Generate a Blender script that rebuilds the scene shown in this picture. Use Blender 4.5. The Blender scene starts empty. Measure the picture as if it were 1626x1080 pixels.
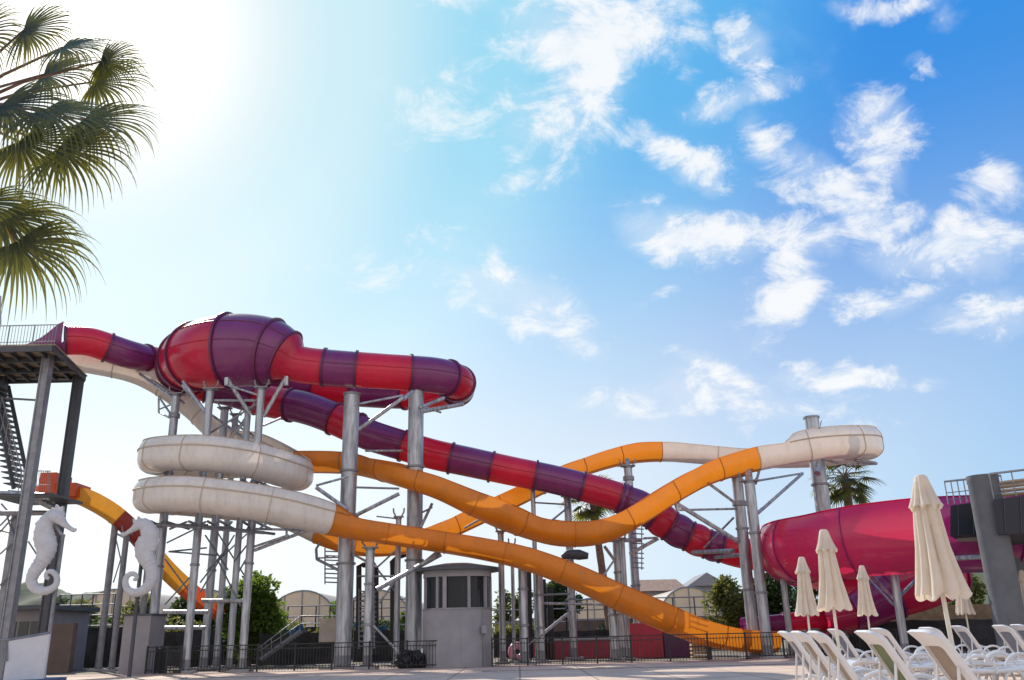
import bpy, bmesh, math, random
from mathutils import Vector, Matrix
random.seed(7)
PI = math.pi; V = Vector; R = math.radians
S = bpy.context.scene; COL = S.collection

# ---------------- camera ----------------
F = 1400.0; PITCH = R(18.45); ROLL = 0.0237; CH = 1.15
cd = bpy.data.cameras.new("camera"); cam = bpy.data.objects.new("camera", cd); COL.objects.link(cam)
cd.sensor_width = 36; cd.lens = 36*F/1626; cd.clip_end = 6000; cd.clip_start = .05
MR = Matrix.Rotation(PI/2+PITCH, 3, 'X') @ Matrix.Rotation(-ROLL, 3, 'Z')
cam.matrix_world = Matrix.Translation((0, 0, CH)) @ MR.to_4x4()
S.camera = cam
def ray(px, py): return (MR @ V(((px-813)/F, -(py-540)/F, -1))).normalized()
def P(px, py, D):
    """photo direction px,py met at world distance Y = D"""
    d = ray(px, py); return V((0, 0, CH)) + d*(D/d.y)
def PH(px, py, z):
    d = ray(px, py); return V((0, 0, CH)) + d*((z-CH)/d.z)
def gx(px, D): 
    p = P(px, 1003-.0237*(px-813), D); return p.x

# ---------------- sun + sky ----------------
SUND = ray(140, 28)
elev = math.asin(SUND.z); az = math.atan2(SUND.x, SUND.y)
sl = bpy.data.lights.new("sun", 'SUN'); sl.energy = 4.8; sl.angle = R(.5); sl.color = (1, .93, .82)
so = bpy.data.objects.new("sun", sl); COL.objects.link(so); so.rotation_euler = SUND.to_track_quat('Z', 'Y').to_euler(); so.location = (0, 0, 60)
S.view_settings.view_transform = 'Standard'; S.view_settings.look = 'None'; S.view_settings.gamma = 1
S.view_settings.exposure = 0.0
W = bpy.data.worlds.new("World"); S.world = W; W.use_nodes = True
nt = W.node_tree; nt.nodes.clear(); L = nt.links
def N(t, **k):
    n = nt.nodes.new(t)
    for a, b in k.items(): setattr(n, a, b)
    return n
def inp(s, v):
    if hasattr(v, 'links'): L.new(v, s)
    else: s.default_value = v
def M(op, a, b=0.0, c=0.0, clamp=False):
    n = N('ShaderNodeMath', operation=op, use_clamp=clamp); inp(n.inputs[0], a); inp(n.inputs[1], b)
    if op in ('MULTIPLY_ADD',): inp(n.inputs[2], c)
    return n.outputs[0]
def SM(v, a, b, c=0., d=1.):
    n = N('ShaderNodeMapRange', interpolation_type='SMOOTHSTEP'); inp(n.inputs[0], v)
    for i, q in zip((1, 2, 3, 4), (a, b, c, d)): n.inputs[i].default_value = q
    return n.outputs[0]
def MIX(f, a, b):
    n = N('ShaderNodeMix', data_type='RGBA'); inp(n.inputs[0], f); inp(n.inputs[6], a); inp(n.inputs[7], b); return n.outputs[2]
tc = N('ShaderNodeTexCoord').outputs['Generated']
nrm = N('ShaderNodeVectorMath', operation='NORMALIZE'); L.new(tc, nrm.inputs[0]); dirv = nrm.outputs[0]
sep = N('ShaderNodeSeparateXYZ'); L.new(dirv, sep.inputs[0]); dz = sep.outputs[2]
dt = N('ShaderNodeVectorMath', operation='DOT_PRODUCT'); L.new(dirv, dt.inputs[0]); dt.inputs[1].default_value = SUND
ang = M('ARCCOSINE', M('MINIMUM', dt.outputs['Value'], 1.0))
angd = M('MULTIPLY', ang, 180/PI)
sky = N('ShaderNodeTexSky', sky_type='NISHITA', sun_disc=False, sun_elevation=elev, sun_rotation=az, air_density=1.0, dust_density=.6, ozone_density=2.5)
skm = N('ShaderNodeVectorMath', operation='SCALE'); L.new(sky.outputs[0], skm.inputs[0]); skm.inputs['Scale'].default_value = .075
def ramp(fac, stops):
    r = N('ShaderNodeValToRGB'); r.color_ramp.interpolation = 'EASE'; e = r.color_ramp.elements
    while len(e) < len(stops): e.new(.5)
    for q, (p, c) in zip(e, stops): q.position = p; q.color = (*c, 1)
    inp(r.inputs[0], fac); return r.outputs[0]
hi = ramp(M('DIVIDE', angd, 90.), [(0, (1.0, 1.02, 1.0)), (.08, (.90, .98, 1.0)), (.16, (.66, .91, .99)), (.26, (.36, .76, .97)), (.38, (.13, .50, .92)), (.52, (.040, .30, .84)), (1, (.05, .25, .70))])
lo = ramp(M('DIVIDE', angd, 90.), [(0, (1.4, 1.38, 1.34)), (.28, (1.2, 1.22, 1.2)), (.44, (.95, 1.02, 1.05)), (.56, (.72, .88, 1.02)), (.70, (.50, .74, .98)), (1, (.5, .70, .92))])
base = MIX(SM(dz, .02, .57), lo, hi)
base = MIX(.10, base, skm.outputs[0])
# wind-torn clouds: soft ellipsoidal areas of the dome where the cloud noise may condense
def noise(scale, detail, rough, dist, off=(0, 0, 0), sc=(1, 1, 1)):
    m = N('ShaderNodeMapping'); L.new(dirv, m.inputs[0]); m.inputs[1].default_value = off; m.inputs[3].default_value = sc
    n = N('ShaderNodeTexNoise'); L.new(m.outputs[0], n.inputs[0])
    n.inputs['Scale'].default_value = scale; n.inputs['Detail'].default_value = detail; n.inputs['Roughness'].default_value = rough; n.inputs['Distortion'].default_value = dist
    return n.outputs[0]
def warp_():
    m = N('ShaderNodeTexNoise'); L.new(dirv, m.inputs[0]); m.inputs['Scale'].default_value = 7.; m.inputs['Detail'].default_value = 6; m.inputs['Roughness'].default_value = .6
    a = N('ShaderNodeVectorMath', operation='SUBTRACT'); L.new(m.outputs['Color'], a.inputs[0]); a.inputs[1].default_value = (.5, .5, .5)
    b = N('ShaderNodeVectorMath', operation='SCALE'); L.new(a.outputs[0], b.inputs[0]); b.inputs['Scale'].default_value = .10
    c = N('ShaderNodeVectorMath', operation='ADD'); L.new(dirv, c.inputs[0]); L.new(b.outputs[0], c.inputs[1]); return c.outputs[0]
wdir = warp_()
def blob(px, py, rx, ry, rot=0., amp=1.):
    c = ray(px, py); e = (ray(px+40, py)-ray(px-40, py)).normalized(); u = c.cross(e).normalized()*-1
    e2 = u.cross(c)*-1
    a = R(rot); ax = (e*math.cos(a)+u*math.sin(a)).normalized(); ay = (u*math.cos(a)-e*math.sin(a)).normalized()
    m3 = Matrix((ax, ay, ax.cross(ay))).transposed()
    m = N('ShaderNodeMapping', vector_type='TEXTURE'); L.new(wdir, m.inputs[0])
    m.inputs[1].default_value = c; m.inputs[2].default_value = m3.to_euler(); m.inputs[3].default_value = (rx*1.12/F, ry*1.12/F, .6)
    ln = N('ShaderNodeVectorMath', operation='LENGTH'); L.new(m.outputs[0], ln.inputs[0])
    return SM(ln.outputs['Value'], 0.0, 1.25, amp, 0.)
BL = [(920, 55, 175, 90, 0, 1.1), (930, 140, 140, 85, 50, 1.05), (850, 190, 150, 90, 0, .7), (820, 290, 110, 50, 20, .6), (1180, 62, 50, 45, -40, .62), (1150, 145, 110, 36, 20, .8),
      (1420, 3, 90, 18, 0, .75), (1495, 25, 35, 30, 40, .6), (1445, 98, 50, 16, -20, .6), (1380, 215, 90, 75, -70, .9), (1250, 240, 120, 50, -40, .85), (1330, 310, 130, 65, -30, 1.0),
      (1270, 400, 120, 50, 35, .85), (1240, 480, 90, 60, 60, .85), (1100, 365, 140, 55, -8, .95), (1060, 245, 130, 38, -12, .7), (1130, 280, 50, 26, -20, .6), (1520, 395, 170, 48, 0, 1), (1590, 310, 60, 40, 0, .6),
      (1390, 475, 120, 32, 8, .75), (1560, 500, 110, 34, 0, .6), (830, 480, 150, 55, -15, .72), (900, 520, 90, 40, -30, .6), (740, 395, 160, 45, -25, .5), (1170, 600, 110, 26, -15, .72), (1340, 590, 120, 28, 3, .85),
      (1200, 640, 260, 50, -5, .6), (1000, 640, 120, 35, 0, .5), (700, 165, 150, 80, 10, .5), (650, 420, 200, 50, -8, .45), (740, 15, 90, 30, 0, .6), (1465, 605, 60, 18, 0, .6), (1050, 460, 60, 14, 25, .5)]
acc = None
for b in BL:
    v = blob(*b); acc = v if acc is None else M('MAXIMUM', acc, v)
n1 = noise(13, 15, .68, .45, (3.1, .4, 7.7), (1, 1, 1.7))
n2 = noise(5, 6, .55, .5, (9.1, 2.4, 1.7))
dens = M('ADD', M('MULTIPLY', acc, .56), M('MULTIPLY', M('SUBTRACT', n1, .5), 1.4))
dens = M('ADD', dens, M('MULTIPLY', M('SUBTRACT', n2, .5), .45))
thick = M('MULTIPLY', SM(dens, .10, .54), SM(acc, .03, .25))
wisp = M('MULTIPLY', SM(M('ADD', M('MULTIPLY', acc, .7), M('MULTIPLY', M('SUBTRACT', n2, .5), 1.3)), .12, .62), .45)
cl = M('MAXIMUM', M('MULTIPLY', thick, .9), wisp)
front = SM(M('MULTIPLY', sep.outputs[1], 1.0), .0, .3)
cl = M('MULTIPLY', cl, front)
shade = SM(n1, .36, .6)
ccol = MIX(shade, (.76, .85, .97, 1), (1.0, 1.0, 1.0, 1))
base = MIX(cl, base, ccol)
# aureole of the low sun
gl = M('MULTIPLY', M('POWER', SM(angd, 0., 12.5, 1., 0.), 2.2), 1.2)
disc = M('MULTIPLY', SM(angd, .5, 1.3, 1., 0.), 20.)
add = N('ShaderNodeMix', data_type='RGBA', blend_type='ADD'); add.inputs[0].default_value = 1
L.new(base, add.inputs[6]); 
gc = N('ShaderNodeVectorMath', operation='SCALE'); gc.inputs[0].default_value = (1, .95, .86); L.new(M('ADD', gl, disc), gc.inputs['Scale']); L.new(gc.outputs[0], add.inputs[7])
# added fill: unseen sky behind the camera brightened to lift the shaded faces
rear_fill = M('MULTIPLY', SM(sep.outputs[1], .05, -.35), SM(dz, 1.0, .35))
rear_fill = M('MULTIPLY', rear_fill, SM(noise(3, 8, .55, .3, (5, 5, 5)), .25, .55, .65, 1.))
final = MIX(rear_fill, add.outputs[2], (1.12, 1.05, 1.0, 1))
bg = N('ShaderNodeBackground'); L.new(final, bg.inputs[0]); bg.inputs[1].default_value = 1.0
L.new(bg.outputs[0], N('ShaderNodeOutputWorld').inputs[0])

# ---------------- materials ----------------
MATS = {}
def mat(name, col, rough=.6, metal=0., var=.12, scale=3., bump=0., trans=0., spec=.5, tcol=None, coat=0., streak=False, bscale=None):
    m = bpy.data.materials.new(name); m.use_nodes = True; t = m.node_tree; p = t.nodes['Principled BSDF']; out = t.nodes['Material Output']
    def nn(k): return t.nodes.new(k)
    tcn = nn('ShaderNodeTexCoord'); no = nn('ShaderNodeTexNoise'); no.inputs['Scale'].default_value = scale; no.inputs['Detail'].default_value = 8; no.inputs['Roughness'].default_value = .62
    mp = nn('ShaderNodeMapping'); t.links.new(tcn.outputs['Object'], mp.inputs[0]); t.links.new(mp.outputs[0], no.inputs[0])
    if streak: mp.inputs[3].default_value = (3, 3, .35)
    rp = nn('ShaderNodeValToRGB'); e = rp.color_ramp.elements; e[0].position = .3 if not streak else .36; e[1].position = .7 if not streak else .62
    e[0].color = (*[max(0, c*(1-var*1.6)) for c in col], 1); e[1].color = (*[min(1, c*(1+var)) for c in col], 1)
    t.links.new(no.outputs[0], rp.inputs[0]); t.links.new(rp.outputs[0], p.inputs['Base Color'])
    p.inputs['Roughness'].default_value = rough; p.inputs['Metallic'].default_value = metal; p.inputs['Specular IOR Level'].default_value = spec
    p.inputs['Coat Weight'].default_value = coat; p.inputs['Coat Roughness'].default_value = .08
    mr = nn('ShaderNodeMapRange'); t.links.new(no.outputs[0], mr.inputs[0]); mr.inputs[3].default_value = max(0, rough-.12); mr.inputs[4].default_value = min(1, rough+.15); t.links.new(mr.outputs[0], p.inputs['Roughness'])
    if coat or trans and spec == .5 and 'fibreglass' in name:
        g = nn('ShaderNodeTexNoise'); g.inputs['Scale'].default_value = 2.2; g.inputs['Detail'].default_value = 12; g.inputs['Roughness'].default_value = .72; gm = nn('ShaderNodeMapping'); gm.inputs[3].default_value = (1.6, 1.6, .5)
        t.links.new(tcn.outputs['Object'], gm.inputs[0]); t.links.new(gm.outputs[0], g.inputs[0]); gr = nn('ShaderNodeMapRange'); gr.inputs[1].default_value = .48; gr.inputs[2].default_value = .76; gr.inputs[4].default_value = .55; t.links.new(g.outputs[0], gr.inputs[0])
        gx_ = nn('ShaderNodeMix'); gx_.data_type = 'RGBA'; t.links.new(gr.outputs[0], gx_.inputs[0]); t.links.new(rp.outputs[0], gx_.inputs[6]); gx_.inputs[7].default_value = (*[c*.45+.06 for c in col], 1); t.links.new(gx_.outputs[2], p.inputs['Base Color'])
    if bump:
        b = nn('ShaderNodeBump'); b.inputs['Strength'].default_value = bump; b.inputs['Distance'].default_value = .03
        n2_ = nn('ShaderNodeTexNoise'); n2_.inputs['Scale'].default_value = bscale or scale*4; n2_.inputs['Detail'].default_value = 6; t.links.new(tcn.outputs['Object'], n2_.inputs[0])
        t.links.new(n2_.outputs[0], b.inputs['Height']); t.links.new(b.outputs[0], p.inputs['Normal'])
    if trans:
        tr = nn('ShaderNodeBsdfTranslucent'); mx = nn('ShaderNodeMixShader'); mx.inputs[0].default_value = trans
        if tcol: tr.inputs[0].default_value = (*tcol, 1)
        else: t.links.new(rp.outputs[0], tr.inputs[0])
        t.links.new(p.outputs[0], mx.inputs[1]); t.links.new(tr.outputs[0], mx.inputs[2]); t.links.new(mx.outputs[0], out.inputs[0])
    MATS[name] = m; return m
crimson = mat('crimson_fibreglass', (.60, .026, .085), .24, var=.12, scale=.8, trans=.36, tcol=(1.0, .04, .07), coat=.25)
purple = mat('purple_fibreglass', (.22, .042, .185), .24, var=.12, scale=.8, trans=.24, tcol=(.42, .03, .20), coat=.25)
bowlpink = mat('pink_fibreglass', (.60, .022, .115), .22, var=.08, scale=.6, trans=.32, tcol=(1., .04, .13), coat=.4)
bowlpurp = mat('violet_fibreglass', (.30, .02, .16), .22, var=.08, scale=.6, trans=.2, tcol=(.5, .02, .22), coat=.4)
white = mat('cream_fibreglass', (.74, .70, .65), .3, var=.05, scale=.9, trans=.14, tcol=(.95, .74, .58), coat=.1)
orange = mat('orange_fibreglass', (.74, .225, .012), .3, var=.10, scale=.9, trans=.24, tcol=(.95, .33, .02), coat=.1)
oseam = mat('orange_seam', (.50, .17, .012), .5, var=.1)
wseam = mat('tan_seam', (.52, .43, .34), .5, var=.1)
dseam = mat('dark_flange', (.12, .015, .07), .4, var=.1)
redor = mat('vermilion_fibreglass', (.66, .10, .02), .35, trans=.2, tcol=(.9, .14, .02))
yelor = mat('amber_fibreglass', (.75, .34, .03), .35, trans=.2, tcol=(.9, .4, .03))
dkred = mat('brick_red_fibreglass', (.30, .025, .02), .35)
steel = mat('galvanised_steel', (.40, .42, .46), .40, metal=.6, var=.28, scale=2.5, bump=.12, streak=True)
steel2 = mat('dull_steel', (.25, .26, .29), .5, metal=.35, var=.2, scale=3)
dsteel = mat('dark_steel', (.075, .08, .095), .5, metal=.3, var=.15)
black = mat('black_metal', (.018, .019, .024), .45, metal=.2, var=.1)
conc = mat('grey_render', (.30, .29, .31), .85, var=.10, scale=1.3, bump=.2)
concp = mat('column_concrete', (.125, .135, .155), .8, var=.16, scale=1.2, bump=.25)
navy = mat('navy_cladding', (.014, .018, .030), .6, var=.15, scale=.8)
soffit = mat('pale_soffit', (.34, .31, .28), .8)
brown = mat('brown_plaster', (.17, .125, .11), .9, var=.2, scale=.8, bump=.2)
rail_w = mat('white_panel', (.72, .72, .74), .6, var=.05)
glassd = mat('dark_glass', (.012, .014, .018), .08, var=.1, spec=.6)
foam = mat('matt_white_sculpture', (.53, .54, .58), .75, var=.08, scale=4, bump=.5, bscale=14)
cloth = mat('cream_canvas', (.74, .67, .58), .9, var=.06, scale=5, trans=.30, tcol=(.95, .80, .62), bump=.15)
pole_m = mat('cream_pole', (.70, .66, .58), .5, var=.05)
plastic = mat('white_resin', (.74, .74, .75), .32, var=.03, trans=.10)
sling = mat('taupe_sling', (.30, .22, .16), .8, var=.1, scale=8, trans=.35, tcol=(.55, .36, .22))
slingg = mat('green_sling', (.15, .155, .08), .8, var=.5, scale=2, trans=.3, tcol=(.30, .32, .14))
slingd = mat('grey_sling', (.22, .22, .25), .8, var=.1, scale=8, trans=.3)
film = mat('greenhouse_film', (.62, .55, .47), .6, var=.08, scale=.4, trans=.35, tcol=(.9, .76, .6))
tile = mat('roof_tile', (.36, .22, .16), .9, var=.25, scale=2)
bluet = mat('blue_tarp', (.03, .12, .28), .6, trans=.1)
wood = mat('pale_wood', (.50, .36, .22), .8, var=.15)
leafm = mat('leaf_green', (.075, .125, .022), .6, var=.5, scale=1.2, trans=.45, tcol=(.26, .36, .04))
leafd = mat('leaf_dark', (.030, .055, .016), .6, var=.45, scale=1.2, trans=.3, tcol=(.10, .17, .03))
leafo = mat('leaf_olive', (.10, .11, .03), .6, var=.5, scale=1.2, trans=.4, tcol=(.30, .30, .06))
frond = mat('palm_frond', (.05, .066, .020), .45, var=.55, scale=2.0, trans=.26, tcol=(.42, .40, .05))
bark = mat('bark', (.13, .095, .07), .95, var=.3, scale=6, bump=.5)
barkp = mat('palm_bark', (.20, .12, .09), .95, var=.3, scale=6, bump=.5)
pinkr = mat('pink_ring', (.75, .30, .42), .4)

# paving: peach concrete with joints, stains
def paving(name, c1, c2, jw=.012, size=2.0):
    m = bpy.data.materials.new(name); m.use_nodes = True; t = m.node_tree; p = t.nodes['Principled BSDF']
    tcn = t.nodes.new('ShaderNodeTexCoord'); br = t.nodes.new('ShaderNodeTexBrick'); t.links.new(tcn.outputs['Object'], br.inputs[0])
    br.offset = 0; br.inputs['Scale'].default_value = 1; br.inputs['Brick Width'].default_value = size; br.inputs['Row Height'].default_value = size; br.inputs['Mortar Size'].default_value = jw
    br.inputs['Color1'].default_value = (*c1, 1); br.inputs['Color2'].default_value = (*c2, 1); br.inputs['Mortar'].default_value = (*[c*.45 for c in c1], 1)
    no = t.nodes.new('ShaderNodeTexNoise'); no.inputs['Scale'].default_value = .55; no.inputs['Detail'].default_value = 10; no.inputs['Roughness'].default_value = .65; t.links.new(tcn.outputs['Object'], no.inputs[0])
    rp = t.nodes.new('ShaderNodeValToRGB'); rp.color_ramp.elements[0].position = .34; rp.color_ramp.elements[0].color = (.78, .76, .76, 1); rp.color_ramp.elements[1].position = .6; rp.color_ramp.elements[1].color = (1, 1, 1, 1)
    t.links.new(no.outputs[0], rp.inputs[0])
    mx = t.nodes.new('ShaderNodeMix'); mx.data_type = 'RGBA'; mx.blend_type = 'MULTIPLY'; mx.inputs[0].default_value = 1
    t.links.new(br.outputs[0], mx.inputs[6]); t.links.new(rp.outputs[0], mx.inputs[7]); t.links.new(mx.outputs[2], p.inputs['Base Color']); p.inputs['Roughness'].default_value = .85
    bn = t.nodes.new('ShaderNodeTexNoise'); bn.inputs['Scale'].default_value = 25; t.links.new(tcn.outputs['Object'], bn.inputs[0])
    b = t.nodes.new('ShaderNodeBump'); b.inputs['Strength'].default_value = .15; b.inputs['Distance'].default_value = .02; t.links.new(bn.outputs[0], b.inputs['Height']); t.links.new(b.outputs[0], p.inputs['Normal'])
    return m
pave = paving('peach_paving', (.72, .53, .40), (.66, .48, .36), .03)
pave2 = paving('pink_kerb_paving', (.50, .36, .30), (.46, .33, .28), size=.6)
earth = mat('dry_earth', (.22, .18, .13), .95, var=.3, scale=.3, bump=.3)
hillm = mat('hill_scrub', (.10, .12, .06), .95, var=.5, scale=.03)

# ---------------- mesh helpers ----------------
class MB:
    def __init__(s): s.v = []; s.f = []; s.sm = True
    def add(s, vs, fs):
        o = len(s.v); s.v += [V(q) for q in vs]; s.f += [tuple(i+o for i in f) for f in fs]; return s
    def box(s, c, d, rz=0, rx=0):
        m = Matrix.Rotation(rz, 3, 'Z') @ Matrix.Rotation(rx, 3, 'X'); c = V(c)
        vs = [c + m @ V((x*d[0]/2, y*d[1]/2, z*d[2]/2)) for x in (-1, 1) for y in (-1, 1) for z in (-1, 1)]
        return s.add(vs, [(0, 1, 3, 2), (4, 6, 7, 5), (0, 4, 5, 1), (2, 3, 7, 6), (0, 2, 6, 4), (1, 5, 7, 3)])
    def tube(s, pts, r, n=8, cap=True, flat=None):
        pts = [V(p) for p in pts]; k = len(pts); rs = r if isinstance(r, (list, tuple)) else [r]*k
        o = len(s.v); prev = None
        for i, p in enumerate(pts):
            t = (pts[min(i+1, k-1)]-pts[max(i-1, 0)]).normalized()
            if prev is None:
                a = V((0, 0, 1)) if abs(t.z) < .9 else V((1, 0, 0)); u = (a-t*a.dot(t)).normalized()
            else:
                u = (prev-t*prev.dot(t))
                u = u.normalized() if u.length > 1e-6 else V((1, 0, 0))
            prev = u; w = t.cross(u)
            for j in range(n):
                a = 2*PI*j/n; s.v.append(p+u*math.cos(a)*rs[i]+w*math.sin(a)*rs[i])
        for i in range(k-1):
            for j in range(n):
                s.f.append((o+i*n+j, o+i*n+(j+1) % n, o+(i+1)*n+(j+1) % n, o+(i+1)*n+j))
        if cap: s.f.append(tuple(o+j for j in range(n))[::-1]); s.f.append(tuple(o+(k-1)*n+j for j in range(n)))
        return s
    def lathe(s, prof, c=(0, 0, 0), n=24, fn=None):
        o = len(s.v); c = V(c); k = len(prof)
        for i, (r, z) in enumerate(prof):
            for j in range(n):
                a = 2*PI*j/n; q = r*(fn(a, i) if fn else 1); s.v.append(c+V((q*math.cos(a), q*math.sin(a), z)))
        for i in range(k-1):
            for j in range(n): s.f.append((o+i*n+j, o+i*n+(j+1) % n, o+(i+1)*n+(j+1) % n, o+(i+1)*n+j))
        return s
    def build(s, name, m, parent=None, smooth=True):
        org = V((0, 0, 0)); q = parent
        while q is not None: org += q.location; q = q.parent
        me = bpy.data.meshes.new(name); me.from_pydata([tuple(p-org) for p in s.v], [], s.f); me.update()
        if smooth:
            me.polygons.foreach_set('use_smooth', [True]*len(me.polygons))
            try: me.set_sharp_from_angle(angle=R(38))
            except Exception: pass
        me.materials.append(m)
        o = bpy.data.objects.new(name, me); COL.objects.link(o)
        if parent is not None: o.parent = parent
        return o
def tag(o, label=None, cat=None, group=None, kind=None):
    if label: o['label'] = label
    if cat: o['category'] = cat
    if group: o['group'] = group
    if kind: o['kind'] = kind
    return o
def thing(name, label, cat, loc=(0, 0, 0), group=None):
    o = bpy.data.objects.new(name, None); COL.objects.link(o); o.location = loc; o.empty_display_size = .2
    return tag(o, label, cat, group)
def dup(root, loc, rz, label):
    r = root.copy(); COL.objects.link(r); r.location = loc; r.rotation_euler = (0, 0, rz); r['label'] = label
    for ch in list(root.children):
        c = ch.copy(); COL.objects.link(c); c.parent = r
        for g in ch.children:
            d = g.copy(); COL.objects.link(d); d.parent = c
    return r
def crom(a, b, c, d, t):
    return tuple(.5*((2*q)+(-p+r)*t+(2*p-5*q+4*r-s)*t*t+(-p+3*q-3*r+s)*t**3) for p, q, r, s in zip(a, b, c, d))
def sample(rows, n):
    """rows of numeric tuples -> list of (u, tuple) Catmull-Rom samples, n per span"""
    out = []; k = len(rows)
    for i in range(k-1):
        a, b, c, d = rows[max(i-1, 0)], rows[i], rows[i+1], rows[min(i+2, k-1)]
        for j in range(n): out.append((i+j/n, crom(a, b, c, d, j/n)))
    out.append((k-1., tuple(rows[-1]))); return out
def frames(pts):
    fr = []; k = len(pts)
    for i in range(k):
        t = (pts[min(i+1, k-1)]-pts[max(i-1, 0)]).normalized(); s_ = t.cross(V((0, 0, 1))).normalized(); u = s_.cross(t).normalized(); fr.append((t, s_, u))
    return fr
def resample(pts, vals, step):
    # even arc length
    L_ = [0]
    for a, b in zip(pts, pts[1:]): L_.append(L_[-1]+(b-a).length)
    n = max(2, int(L_[-1]/step)); op = []; ov = []; j = 0
    for i in range(n+1):
        d = L_[-1]*i/n
        while j < len(L_)-2 and L_[j+1] < d: j += 1
        t = (d-L_[j])/max(1e-9, L_[j+1]-L_[j]); op.append(pts[j].lerp(pts[j+1], t)); ov.append(tuple(p+(q-p)*t for p, q in zip(vals[j], vals[j+1])))
    return op, ov
def path(rows, step=.25):
    """rows: (px,py,D,extras...)"""
    w = []
    for r in rows: w.append((*P(r[0], r[1], r[2]), *r[3:]))
    sm = sample(w, 14); pts = [V(q[1][:3]) for q in sm]; vals = [(q[0],)+tuple(q[1][3:]) for q in sm]
    return resample(pts, vals, step)

# ================= THE SETTING =================
def sheet(name, x0, x1, y0, y1, z, m):
    o = MB().add([(x0, y0, z), (x1, y0, z), (x1, y1, z), (x0, y1, z)], [(0, 1, 2, 3)]).build(name, m, smooth=False); o['kind'] = 'structure'; return o
sheet('ground', -900, 900, -60, 3500, -.02, earth)
sheet('plaza', -60, 60, -20, 37.6, 0, pave)
sheet('kerb_strip', -20, 26, 35.2, 37.4, .006, pave2)
dr_ = MB()
for k in range(60): dr_.box((-16+k*.6, 31.2, .007), (.56, .16, .006))
tag(dr_.build('drain_channel', dsteel, smooth=False), kind='structure')
# far hill on the left
def hill(name, px0, px1, D, ptop, dep=200):
    mb = MB(); n = 60; rows = 10; vs = []
    x0 = gx(px0, D); x1 = gx(px1, D); H = P((px0+px1)/2, ptop, D).z
    for j in range(rows+1):
        for i in range(n+1):
            t = i/n; s_ = j/rows; x = x0+(x1-x0)*t
            e = math.sin(PI*t)**.7*math.sin(PI*s_)
            vs.append((x, D-dep/2+dep*s_, -1+e*H*(1+.18*math.sin(t*17+s_*3)+.10*math.sin(t*43+j))))
    fs = [(j*(n+1)+i, j*(n+1)+i+1, (j+1)*(n+1)+i+1, (j+1)*(n+1)+i) for j in range(rows) for i in range(n)]
    o = mb.add(vs, fs).build(name, hillm); o['kind'] = 'structure'
hill('hills', -60, 260, 420, 938)
hill('hills', 1330, 1900, 300, 860, 160)
hill('hills', 880, 1260, 500, 962, 200)

# ---------------- columns of steel ----------------
def column(label, top, D, dia, struts=(), m=None, name='steel_column', collars=(), cat='column', foot=True, group='galvanised columns carrying the slides', topcap=True):
    p = P(top[0], top[1], D); base = V((p.x, p.y, 0)); t = thing(name, label, cat, base, group)
    mm = m or steel; n = 20 if dia > .3 else 12
    MB().tube([base, p], dia/2, n).build('shaft', mm, t)
    if foot:
        f = MB().lathe([(dia*.5, .5), (dia*.52, .1), (dia*.85, .06), (dia*.85, 0)], base, n); f.build('base_flange', steel2, t)
        MB().box(base+V((0, 0, .05)), (dia*2.3, dia*2.3, .10)).build('plinth', conc, t, smooth=False)
        bo = MB()
        for k in range(8): a = PI*k/4; bo.tube([base+V((math.cos(a)*dia*.72, math.sin(a)*dia*.72, .05)), base+V((math.cos(a)*dia*.72, math.sin(a)*dia*.72, .17))], .02, 5)
        bo.build('anchor_bolts', dsteel, t)
    if topcap: MB().lathe([(0, .03), (dia*.56, .03), (dia*.56, -.05), (dia*.5, -.06)], p, n).build('cap', steel2, t)
    if topcap and dia <= .5 and name == 'steel_column':
        sd = MB(); sd.box(p+V((0, 0, .06)), (dia*1.7, dia*1.2, .05)); sd.build('saddle_plate', steel2, t, smooth=False)
        for sx in (-1, 1): MB().tube([p+V((sx*dia*.5, 0, .08)), p+V((sx*dia*.9, 0, .26)), p+V((sx*dia*.95, 0, .42))], .035, 6).build('saddle_arm', steel2, t)
    if dia > .3:
        for fz in (.36, .70):
            z = p.z*fz
            MB().lathe([(dia*.5, .05), (dia*.60, .04), (dia*.60, -.04), (dia*.5, -.05)], V((p.x, p.y, z)), n).build('joint_flange', steel2, t)
    for cy in collars:
        z = P(top[0], cy, D).z
        MB().lathe([(dia*.5, .12), (dia*.68, .1), (dia*.68, -.1), (dia*.5, -.12)], V((p.x, p.y, z)), n).build('collar', steel2, t)
    for s in struts:
        a = P(*s[0]); b = P(*s[1]); r = s[2] if len(s) > 2 else .06
        MB().tube([a, b], r, 8).build('strut', steel2 if r < .05 else steel, t)
    return t

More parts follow.
